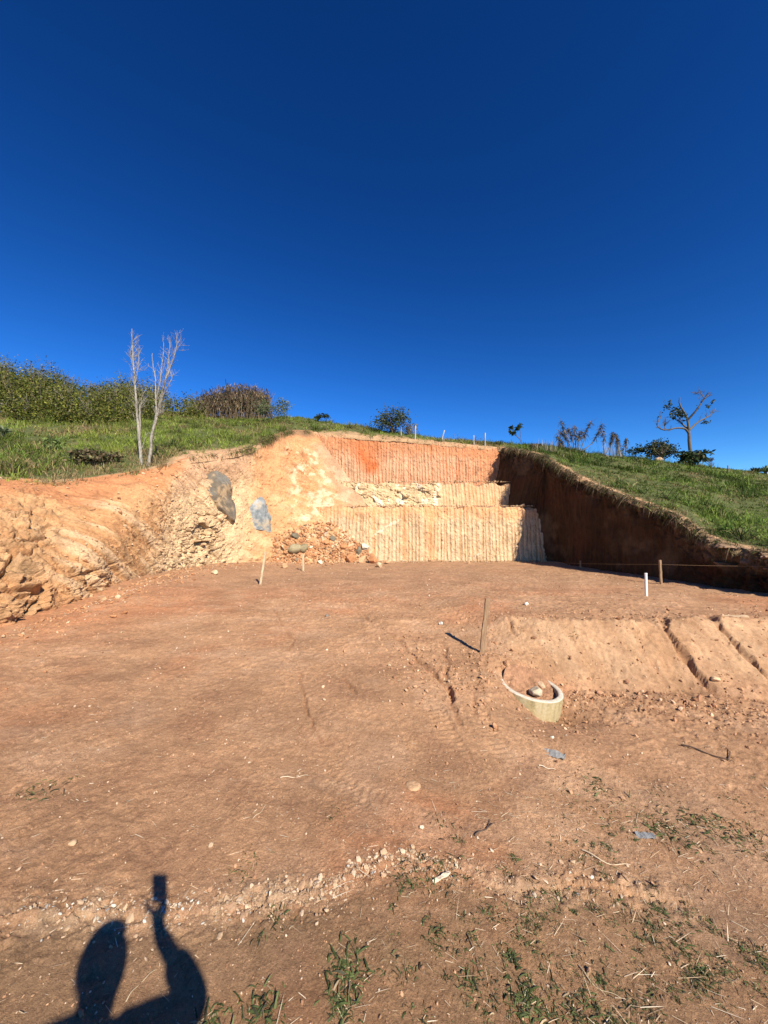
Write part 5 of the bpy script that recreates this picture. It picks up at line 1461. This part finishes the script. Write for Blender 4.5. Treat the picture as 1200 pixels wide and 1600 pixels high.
# ---------------------------------------------------------------- stakes, string, pipe
def stick(name, u0, v0, u1, v1, wpx, tpx, mat, label, cat='stake', Y=None, flat=False, onbank=False):
    p0 = gpick(u0, v0) if Y is None else np.array(W(u0, v0, Y))
    s = p0[1] / FPX
    top = np.array(W(u1, v1, p0[1] - .03)) - p0
    L = np.linalg.norm(top); k = 9
    f = np.linspace(-.25 / L, 1, k)
    bm = bmesh.new(); rows = []
    w, t_ = wpx * s / 2, tpx * s / 2
    r_ = np.random.default_rng(int(u0))
    for q in f:
        c_ = top * q + np.array([r_.normal() * .003, r_.normal() * .003, 0])
        rows.append([bm.verts.new(Vector(c_ + np.array([a * w * (1 + .06 * r_.normal()), b_ * t_, 0]))) for a, b_ in ((-1, -1), (1, -1), (1, 1), (-1, 1))])
    for a, b_ in zip(rows[:-1], rows[1:]):
        for q in range(4): bm.faces.new((a[q], a[(q + 1) % 4], b_[(q + 1) % 4], b_[q]))
    bm.faces.new(rows[-1]); bm.faces.new(rows[0][::-1])
    bmesh.ops.bevel(bm, geom=[e for e in bm.edges], offset=min(w, t_) * .18, segments=1, affect='EDGES')
    me = bpy.data.meshes.new(name); bm.to_mesh(me); bm.free(); me.materials.append(mat)
    o = bpy.data.objects.new(name, me); COL.objects.link(o); o.location = p0
    return tag(o, label, cat), p0, top
stick('stake', 753, 1022, 762, 935, 7.5, 4, M_WOOD, 'wide weathered brown stake leaning right beside the concrete ring')
stick('stake', 407, 913, 415, 862, 3.2, 3, M_PALEWOOD, 'thin pale stake leaning right on the pad before the blue grey boulder')
stick('stake', 474, 891, 474, 866, 2.8, 2.8, M_PALEWOOD, 'short pale upright stake in front of the rubble')
_, s1, t1 = stick('stake', 1033, 912, 1031, 875, 3.2, 3, M_WOOD, 'thin brown stake by the shaded wall, behind the white pipe')
_, s2, t2 = stick('stake', 848, 884, 846, 858, 2.2, 2.2, M_WOOD, 'thin dark stake in the shade at the far corner of the pad', Y=19.0)
stick('stake', 907, 888, 907, 876, 1.8, 1.8, M_WOOD, 'short dark stake in the shade midway along the string', Y=16.4)
e3 = np.array([9.25, 8.6, gz(9.25, 8.6)])
# white pipe
p = gpick(1010, 933); T = Tubes(); hp_ = 36 * p[1] / FPX
proot = empty('white_pipe', p)
T = Tubes(); T.add([(0, 0, -.2), (0, 0, hp_ * .5), (0, 0, hp_)], [.033] * 3, 16); M_PVC, nt, pp = new_mat('white_plastic'); pp.inputs['Base Color'].default_value = (.72, .70, .64, 1); pp.inputs['Roughness'].default_value = .4
T.build('tube', M_PVC, proot)
T = Tubes(); T.add([(0, 0, hp_ - .012), (0, 0, hp_ + .002), (0, 0, hp_ + .006)], [.037, .037, .0], 16); T.build('cap', M_PVC, proot)
tag(proot, 'white plastic pipe standing upright on the pad near the shaded wall', 'pipe')
# string
M_STRING, nt, pp = new_mat('orange_string'); pp.inputs['Base Color'].default_value = (.40, .25, .13, 1)
T = Tubes()
a = s2 + t2 * .22; b_ = s1 + t1 * .82; c_ = np.array(W(1290, 884, 9.3))
def sag(p, q, n=14, s=.03):
    f = np.linspace(0, 1, n)[:, None]; P_ = p * (1 - f) + q * f; P_[:, 2] -= s * 4 * (f * (1 - f))[:, 0]; return P_
T.add(np.concatenate([sag(a, b_), sag(b_, c_)[1:]]), .0036, 4)
tag(T.build('guide_string', M_STRING), 'thin builder\'s string stretched between the stakes along the shaded wall', 'string')
stick('stake', 1290, 940, 1290, 878, 4, 4, M_WOOD, 'stake holding the near end of the string', Y=9.3)[0]
bpy.data.objects.remove(bpy.context.scene.objects[-1]) if False else None

# board lying on the pad edge
def board(u, v, L, w, ang, colr, name, label, cat, th=.02, mat=None):
    p = gpick(u, v); V = []; r_ = np.random.default_rng(int(u))
    for f in np.linspace(-.5, .5, 7):
        ww = w / 2 * (1 - .55 * abs(f) ** 2 * 2 + .12 * r_.normal())
        for a_, b2 in ((-1, 0), (1, 0), (1, 1), (-1, 1)): V.append((f * L, a_ * ww, b2 * th + .004 * r_.normal()))
    F = [[4 * i + q, 4 * i + (q + 1) % 4, 4 * i + 4 + (q + 1) % 4, 4 * i + 4 + q] for i in range(6) for q in range(4)] + [[0, 3, 2, 1], [24, 25, 26, 27]]
    V = np.array(V); o = mesh_from(name, V, F, mat or M_CHIP, np.tile(np.array([colr]), (len(V), 1)), smooth=False)
    o.location = p + np.array([0, 0, .01]); o.rotation_euler = (.12, -.05, ang)
    return tag(o, label, cat)
board(1148, 967, .42, .10, -.35, (.52, .36, .22), 'wood_scrap', 'flat tan board scrap lying on the pad edge above the second gully', 'board', .035)
board(866, 1181, .20, .10, -.6, (.28, .27, .25), 'plastic_scrap', 'crumpled grey blue plastic scrap on the ground below the concrete ring', 'scrap', .008)
board(1008, 1303, .13, .05, -.1, (.22, .22, .22), 'plastic_scrap', 'small blue grey scrap beside the green weeds at the right', 'scrap', .012)
board(690, 1379, .12, .022, .5, (.70, .56, .40), 'wood_chip', 'pale wood chip lying across the foreground lip', 'wood chip', .008)

# twigs
def twig(pts, rad, colr, label, fork=None):
    P = np.array([gpick(u, v) for u, v in pts]); P[:, 2] += rad * 1.5; b0 = P[0].copy()
    C, _ = crom(P, 14); C[:, 2] += .006 * np.sin(np.linspace(0, 9, 14))
    T = Tubes(); T.add(C - b0, np.linspace(rad, rad * .4, 14), 5, colr)
    if fork:
        Q = np.array([gpick(u, v) for u, v in fork]); Q[:, 2] += rad; T.add(Q - b0, np.linspace(rad * .7, rad * .3, len(Q)), 5, colr)
    o = T.build('twig', M_DRY); o.location = b0
    return tag(o, label, 'twig')
twig([(1064, 1168), (1090, 1176), (1120, 1186), (1147, 1193)], .010, (.13, .085, .06), 'long dark twig lying on the ground at the right', [(1138, 1190), (1141, 1180), (1135, 1172)])
twig([(742, 1309), (757, 1301), (773, 1291)], .006, (.12, .08, .06), 'short forked dark twig in the middle of the foreground', [(760, 1300), (764, 1290), (766, 1281)])
twig([(730, 1464), (741, 1490), (750, 1522)], .0035, (.2, .13, .08), 'thin brown twig among the weeds below the clay lip')
twig([(904, 1510), (928, 1540), (970, 1562)], .0028, (.5, .38, .24), 'thin straw-coloured stem at the bottom right')
twig([(842, 1196), (856, 1200), (868, 1203)], .006, (.62, .5, .36), 'pale stick end below the plastic scrap')
twig([(910, 1328), (950, 1350), (985, 1352)], .005, (.62, .48, .32), 'pale straight stalk lying among the weeds at the right')
twig([(438, 1216), (460, 1214), (482, 1213)], .004, (.68, .52, .36), 'pale stalk lying on the clay left of the clay cake')
twig([(395, 1282), (406, 1272), (416, 1260)], .003, (.62, .46, .3), 'short slanted straw on the clay above the lip')
twig([(197, 1560), (215, 1535), (243, 1513)], .0025, (.5, .38, .24), 'thin straw lying beside the head shadow')

# ---------------------------------------------------------------- straw and weeds
r = np.random.default_rng(44)
def straw(n, xs, ys, seed, L=(.02, .09), wd=.0022, lab=''):
    r = np.random.default_rng(seed)
    z = ground_z(xs, ys) + .004
    a = r.uniform(0, 2 * np.pi, n); a = np.where(r.random(n) < .5, r.normal(size=n) * .5, a)
    d = np.stack([np.cos(a), np.sin(a), r.uniform(-.02, .12, n)], 1)
    c = cmix(n, r, [(.66, .50, .33), (.56, .40, .25), (.74, .62, .45), (.3, .2, .13)], [3, 3, 1.5, 1]) 
    o = blade_mesh('straw', np.stack([xs, ys, z], 1), d, r.uniform(*L, n) * r.uniform(.3, 1, n), np.full(n, wd) * r.uniform(.6, 1.5, n) * np.maximum(1, np.hypot(xs, ys) / 3), r.uniform(-.05, .1, n), c, M_DRY, 3, seed, twist=r.uniform(-.5, .5, n))
    tag(o, lab, kind='stuff')
n = 2600; xs = r.uniform(-3.4, 4.5, n); ys = 1.25 + np.abs(r.normal(size=n)) * 1.9
straw(n, xs, ys, 45, lab='bits of dry straw scattered over the foreground clay')
n = 750; xs = r.normal(size=n) * .9 + 1.6; ys = r.uniform(1.3, 3.3, n)
straw(n, xs, ys, 46, L=(.03, .16), lab='dry grass stems lying among the weeds at the right')

def weed_blades(cx_, cy_, spread, nb, r, L=(.03, .09), green=1.0, stretch=None):
    n = nb
    off = r.normal(size=(n, 2)) * spread
    if stretch is not None: off = off * stretch
    x = cx_ + off[:, 0]; y = cy_ + off[:, 1]
    z = ground_z(x, y)
    d = rdir(r, n, 1.0, 1.0) * np.stack([r.uniform(.6, 1.9, n)] * 2 + [np.ones(n) * .9], 1)
    ll = r.uniform(*L, n)
    c = cmix(n, r, [(.065, .085, .030), (.095, .12, .04), (.13, .15, .055), (.05, .05, .03), (.42, .32, .19), (.2, .14, .08)], [3 * green, 3 * green, 1.4 * green, 2, .45, .7]) * r.uniform(.7, 1.25, (n, 1))
    return np.stack([x, y, z], 1), d, ll, ll * r.uniform(.07, .14, n), r.uniform(.3, 1.0, n), c
def weeds_object(name, spots, seed, label, cat=None, kind=None, group=None):
    r = np.random.default_rng(seed); parts = [[] for _ in range(6)]
    for sp in spots:
        for q, a_ in enumerate(weed_blades(*sp, r=r) if len(sp) == 4 else weed_blades(*sp[:4], r, *sp[4:])): parts[q].append(a_)
    A = [np.concatenate(q) for q in parts]
    loc = np.array([0, 0, 0.0])
    if cat: loc = np.array([A[0][:, 0].mean(), A[0][:, 1].mean(), A[0][:, 2].min()])
    if cat:
        o = empty(name, loc); stuffed(blade_mesh('leaves', A[0] - loc, A[1], A[2], A[3], A[4], A[5], M_LEAF, 3, seed, o))
    else: o = blade_mesh(name, A[0], A[1], A[2], A[3], A[4], A[5], M_LEAF, 3, seed)
    return tag(o, label, cat, group, kind)
def wpt(u, v): p = pix2ground(u, v); return p[0], p[1]
BIG = [
    (65, 1236, .08, 70, (.03, .08), 'sparse weed tuft alone on the clay at the far left', .7),
    (543, 1515, .055, 150, (.03, .075), 'dark dense weed tuft in the bottom middle, upper part', 1.3),
    (535, 1570, .035, 90, (.03, .07), 'trailing end of the dark weed tuft in the bottom middle', 1.3),
    (411, 1578, .05, 120, (.03, .07), 'green weed tuft at the bottom edge right of the arm shadow', 1.3),
    (330, 1588, .03, 60, (.03, .07), 'weed tuft touching the elbow shadow at the bottom edge', .9),
    (681, 1458, .035, 50, (.03, .06), 'small bluish weed tuft below the clay lip', 1.2),
    (826, 1565, .06, 150, (.03, .08), 'bushy green weed tuft at the bottom right of the middle', 1.4),
    (736, 1540, .03, 50, (.03, .06), 'small weed tuft left of the bushy bottom tuft', 1.0),
    (385, 1350, .06, 60, (.02, .05), 'flat dark weed patch above the foreground lip', .8),
    (1045, 1296, .10, 160, (.03, .09), 'bright green weed patch behind the blue grey scrap', 1.6),
    (1085, 1280, .07, 90, (.03, .08), 'green weed patch right of the bright one near the scrap', 1.4),
    (1155, 1300, .11, 150, (.03, .09), 'dark green weed patch near the right edge', 1.3),
    (928, 1220, .08, 60, (.04, .10), 'upright weed growing beyond the scattered weeds at the right', .9),
    (430, 1448, .05, 40, (.03, .06), 'thin weed sprig right of the arm shadow', .5),
    (850, 1119, .10, 46, (.06, .20), 'green grass tuft growing at the foot of the concrete ring', 1.4),
    (892, 992, .06, 26, (.05, .12), 'faint weed growing on the pale pad bank', .8),
    (515, 1272, .05, 30, (.02, .05), 'tiny weed sprig left of the clay cake', .7),
    (689, 1290, .07, 50, (.02, .06), 'dark brown dry weed in the middle of the foreground', .3),
]
for i, (u, v, sp, nb, L, lab, g) in enumerate(BIG):
    x_, y_ = wpt(u, v)
    weeds_object('weed_tuft', [(x_, y_, sp, nb, L, g)], 1000 + i, lab, 'weed', group='weed tufts on the bare clay')
r = np.random.default_rng(55); spots = []
while len(spots) < 400:
    u = r.uniform(600, 1260); v = 1300 + 330 * r.random() ** 1.15
    if r.random() > (0.12 + .88 * sstep(620, 1000, np.array(u))) * (0.35 + .65 * sstep(1350, 1430, np.array(v))): continue
    x_, y_ = wpt(u, v)
    if float(fbm(np.array([x_ * 2.4]), np.array([y_ * 2.4]), oct=3, seed=56)[0]) < .02 + r.normal() * .10: continue
    spots.append((x_, y_, float(r.choice([.010, .018, .035])), int(4 + r.exponential(13)), (.012, .03 + .03 * r.random()), r.uniform(.2, 1.3)))
for _ in range(46):
    u = r.uniform(860, 1220); v = r.uniform(1225, 1340); x_, y_ = wpt(u, v); spots.append((x_, y_, .05, 16, (.02, .06), .9))
for _ in range(16):
    u = r.uniform(610, 720); v = r.uniform(1335, 1390); x_, y_ = wpt(u, v); spots.append((x_, y_, .03, 18, (.02, .06), .35))
weeds_object('weeds', spots, 57, 'low straggling green weeds spread over the right foreground', kind='stuff')

# ---------------------------------------------------------------- the photographer
def skin_mesh(name, verts, edges, radii, root, mat, sub=2, parent=None):
    me = bpy.data.meshes.new(name); me.from_pydata(verts, edges, []); me.update()
    o = bpy.data.objects.new(name, me); COL.objects.link(o)
    m = o.modifiers.new('skin', 'SKIN'); m.use_smooth_shade = True
    for i, v in enumerate(me.skin_vertices[0].data):
        rr = radii[i]; v.radius = rr if isinstance(rr, tuple) else (rr, rr); v.use_root = (i == root)
    s = o.modifiers.new('sub', 'SUBSURF'); s.levels = sub; s.render_levels = sub
    dg = bpy.context.evaluated_depsgraph_get(); me2 = bpy.data.meshes.new_from_object(o.evaluated_get(dg))
    me2.name = name; bpy.data.objects.remove(o)
    for p_ in me2.polygons: p_.use_smooth = True
    me2.materials.clear(); me2.materials.append(mat)
    o = bpy.data.objects.new(name, me2); COL.objects.link(o)
    if parent: o.parent = parent
    return o
def cloth_mat(name, c, rough=.85):
    m, nt, p = new_mat(name); tc = nt.nodes.new('ShaderNodeTexCoord'); n = noise_node(nt, tc.outputs['Object'], 220, 3, .6)
    rr = ramp(nt, n.outputs['Fac'], [(.3, tuple(q * .8 for q in c)), (.7, tuple(min(1, q * 1.15) for q in c))]); nt.links.new(rr.outputs[0], p.inputs['Base Color']); p.inputs['Roughness'].default_value = rough
    return m
def person():
    ft = gz(-.1, -.36)
    V, Eg, Rd = [], [], []
    def add(p, rad, par=None):
        V.append(tuple(p)); Rd.append(rad)
        if par is not None: Eg.append((par, len(V) - 1))
        return len(V) - 1
    SHR, ELR, WRR = (.130, -.315, 1.65), (.255, -.13, 1.575), (.060, -.075, 1.765)
    SHL, ELL, WRL = (-.225, -.33, 1.625), (-.33, -.36, 1.32), (-.33, -.28, 1.07)
    pel = add((-.07, -.35, 1.06), (.145, .105))
    wst = add((-.07, -.35, 1.22), (.135, .10), pel); ch = add((-.07, -.345, 1.42), (.155, .11), wst); uc = add((-.07, -.34, 1.61), (.10, .085), ch)
    nk = add((-.062, -.32, 1.68), .066, uc); hd0 = add((-.060, -.29, 1.765), .068, nk); hd1 = add((-.060, -.285, 1.85), (.074, .092), hd0); hd2 = add((-.060, -.295, 1.92), (.066, .082), hd1)
    nose = add((-.060, -.185, 1.80), .012, hd1)
    for sx in (-1, 1): add((-.060 + sx * .085, -.29, 1.80), .014, hd1)
    def arm(sh, el, wr, rad):
        a = add(sh, .065, uc); m = add(tuple((np.array(sh) + el) / 2), .052, a); e = add(el, .042, m); m2 = add(tuple((np.array(el) * .6 + np.array(wr) * .4)), .040, e); return add(wr, .034, m2)
    wr = arm(SHR, ELR, WRR, 0); wl = arm(SHL, ELL, WRL, 0)
    # right hand round the lower half of the phone
    palm = add((.035, -.052, 1.815), (.044, .02), wr)
    for k, (dz, ln) in enumerate(((.045, .9), (.022, 1.0), (.0, .95), (-.02, .8))):
        a = add((.050, -.050, 1.825 + dz * .8), .010, palm); b = add((.058, -.022, 1.826 + dz), .009, a); add((.052, -.003 - .001 * k, 1.826 + dz), .0075, b)
    a = add((.012, -.050, 1.83), .011, palm); b = add((-.022, -.046, 1.852), .010, a); add((-.040, -.026, 1.868), .008, b)
    # left hand hanging
    palm = add((-.33, -.262, .985), (.018, .038), wl)
    for k, dy in enumerate((.030, .010, -.010, -.028)):
        ln = (.075, .085, .08, .062)[k]
        a = add((-.332, -.258 + dy, .945), .009, palm); b = add((-.326, -.252 + dy, .945 - ln * .5), .0085, a); add((-.314, -.248 + dy, .945 - ln), .007, b)
    a = add((-.322, -.228, .985), .011, palm); b = add((-.312, -.205, .95), .009, a); add((-.306, -.198, .925), .008, b)
    for sx in (-1, 1):
        hp = add((-.07 + sx * .095, -.35, .98), .085, pel); th_ = add((-.07 + sx * .105, -.345, .78), .078, hp); kn = add((-.07 + sx * .11, -.335, ft + .48), .055, th_)
        cf = add((-.07 + sx * .115, -.36, ft + .33), .053, kn); an = add((-.07 + sx * .12, -.37, ft + .08), .035, cf); he = add((-.07 + sx * .122, -.38, ft + .045), .038, an); to = add((-.07 + sx * .14, -.22, ft + .035), (.04, .028), he); add((-.07 + sx * .145, -.16, ft + .028), (.036, .02), to)
    M_SKIN, nt, pp = new_mat('skin'); pp.inputs['Base Color'].default_value = (.36, .19, .12, 1); pp.inputs['Roughness'].default_value = .55
    root = empty('person', (-.07, -.35, ft))
    def fix(o): o.parent = root; o.matrix_parent_inverse = Matrix.Translation((.07, .35, -ft)); return o
    fix(skin_mesh('body', V, Eg, Rd, pel, M_SKIN, 2))
    # shirt
    V2 = [(-.07, -.35, .93), (-.07, -.35, 1.06), (-.07, -.35, 1.2), (-.07, -.345, 1.42), (-.07, -.34, 1.62), (-.073, -.33, 1.68), SHR, tuple((np.array(SHR) + ELR) / 2), ELR, tuple(np.array(ELR) * .30 + np.array(WRR) * .70),
          SHL, tuple((np.array(SHL) + ELL) / 2), tuple(np.array(SHL) * .15 + np.array(ELL) * .85)]
    E2 = [(0, 1), (1, 2), (2, 3), (3, 4), (4, 5), (4, 6), (6, 7), (7, 8), (8, 9), (4, 10), (10, 11), (11, 12)]
    fix(skin_mesh('shirt', V2, E2, [(.17, .13), (.175, .135), (.16, .125), (.175, .13), (.115, .095), .080, .088, .078, .074, .056, .085, .072, .062], 0, cloth_mat('shirt_cloth', (.10, .12, .16)), 2))
    V3 = [(-.07, -.35, 1.08)]; E3 = []; R3 = [(.158, .118)]
    for sx in (-1, 1):
        q = len(V3); V3 += [(-.07 + sx * .10, -.35, .95), (-.07 + sx * .108, -.345, .78), (-.07 + sx * .112, -.338, ft + .48), (-.07 + sx * .117, -.36, ft + .3), (-.07 + sx * .12, -.37, ft + .10)]
        E3 += [(0, q), (q, q + 1), (q + 1, q + 2), (q + 2, q + 3), (q + 3, q + 4)]; R3 += [.10, .092, .072, .066, .058]
    fix(skin_mesh('trousers', V3, E3, R3, 0, cloth_mat('denim', (.06, .08, .13)), 2))
    for sx in (-1, 1):
        fix(skin_mesh('shoe', [(-.07 + sx * .122, -.40, ft + .045), (-.07 + sx * .128, -.31, ft + .055), (-.07 + sx * .138, -.22, ft + .042), (-.07 + sx * .146, -.135, ft + .034)], [(0, 1), (1, 2), (2, 3)], [.046, .05, .05, .04], 0, cloth_mat('boot_leather', (.12, .07, .04), .5), 2))
    # hair, eyes, mouth
    Vh, Fh = ICO3
    H = Vh * np.array([.089, .108, .112]); keep = ~((Vh[:, 1] > .35) & (Vh[:, 2] < .35)); H = np.where(((Vh[:, 2] < -.55) | ~keep)[:, None], H * .72, H)
    o = mesh_from('hair', H + np.array([-.060, -.300, 1.885]), Fh, cloth_mat('hair', (.025, .018, .012), .6)); fix(o)
    M_EYE, nt, pp = new_mat('eye'); pp.inputs['Base Color'].default_value = (.7, .68, .65, 1); pp.inputs['Roughness'].default_value = .15
    for sx in (-1, 1): fix(mesh_from('eye', ICO2[0] * .012 + np.array([-.060 + sx * .03, -.205, 1.828]), ICO2[1], M_EYE))
    T = Tubes(); T.add([(-.085, -.212, 1.757), (-.060, -.205, 1.755), (-.035, -.212, 1.757)], [.003, .007, .003], 8); M_LIP, nt, pp = new_mat('lips'); pp.inputs['Base Color'].default_value = (.35, .12, .09, 1)
    fix(T.build('mouth', M_LIP))
    tag(root, 'person in a dark shirt holding up a phone, whose shadow falls on the foreground clay', 'person')
    # the phone: its lens looks out at the viewpoint
    ph = empty('phone', (.020, -.012, 1.91)); ph.rotation_euler = (PITCH, 0, 0)
    def box(name, sx, sy, sz, loc, mat, bev=.003):
        bm = bmesh.new(); bmesh.ops.create_cube(bm, size=1); bmesh.ops.scale(bm, vec=(sx, sy, sz), verts=bm.verts)
        bmesh.ops.bevel(bm, geom=bm.edges[:], offset=bev, segments=3, affect='EDGES', profile=.7)
        me = bpy.data.meshes.new(name); bm.to_mesh(me); bm.free(); me.materials.append(mat); me.polygons.foreach_set('use_smooth', [True] * len(me.polygons))
        o = bpy.data.objects.new(name, me); COL.objects.link(o); o.parent = ph; o.location = loc; return o
    M_CASE = cloth_mat('phone_case', (.02, .02, .022), .5)
    box('body', .080, .009, .15, (0, 0, 0), M_CASE)
    M_SCR, nt, pp = new_mat('screen'); pp.inputs['Base Color'].default_value = (.01, .01, .012, 1); pp.inputs['Roughness'].default_value = .05
    box('screen', .069, .0008, .142, (0, -.0044, 0), M_SCR, .0003)
    tag(ph, 'phone held up in the photographer\'s right hand', 'phone')
person()
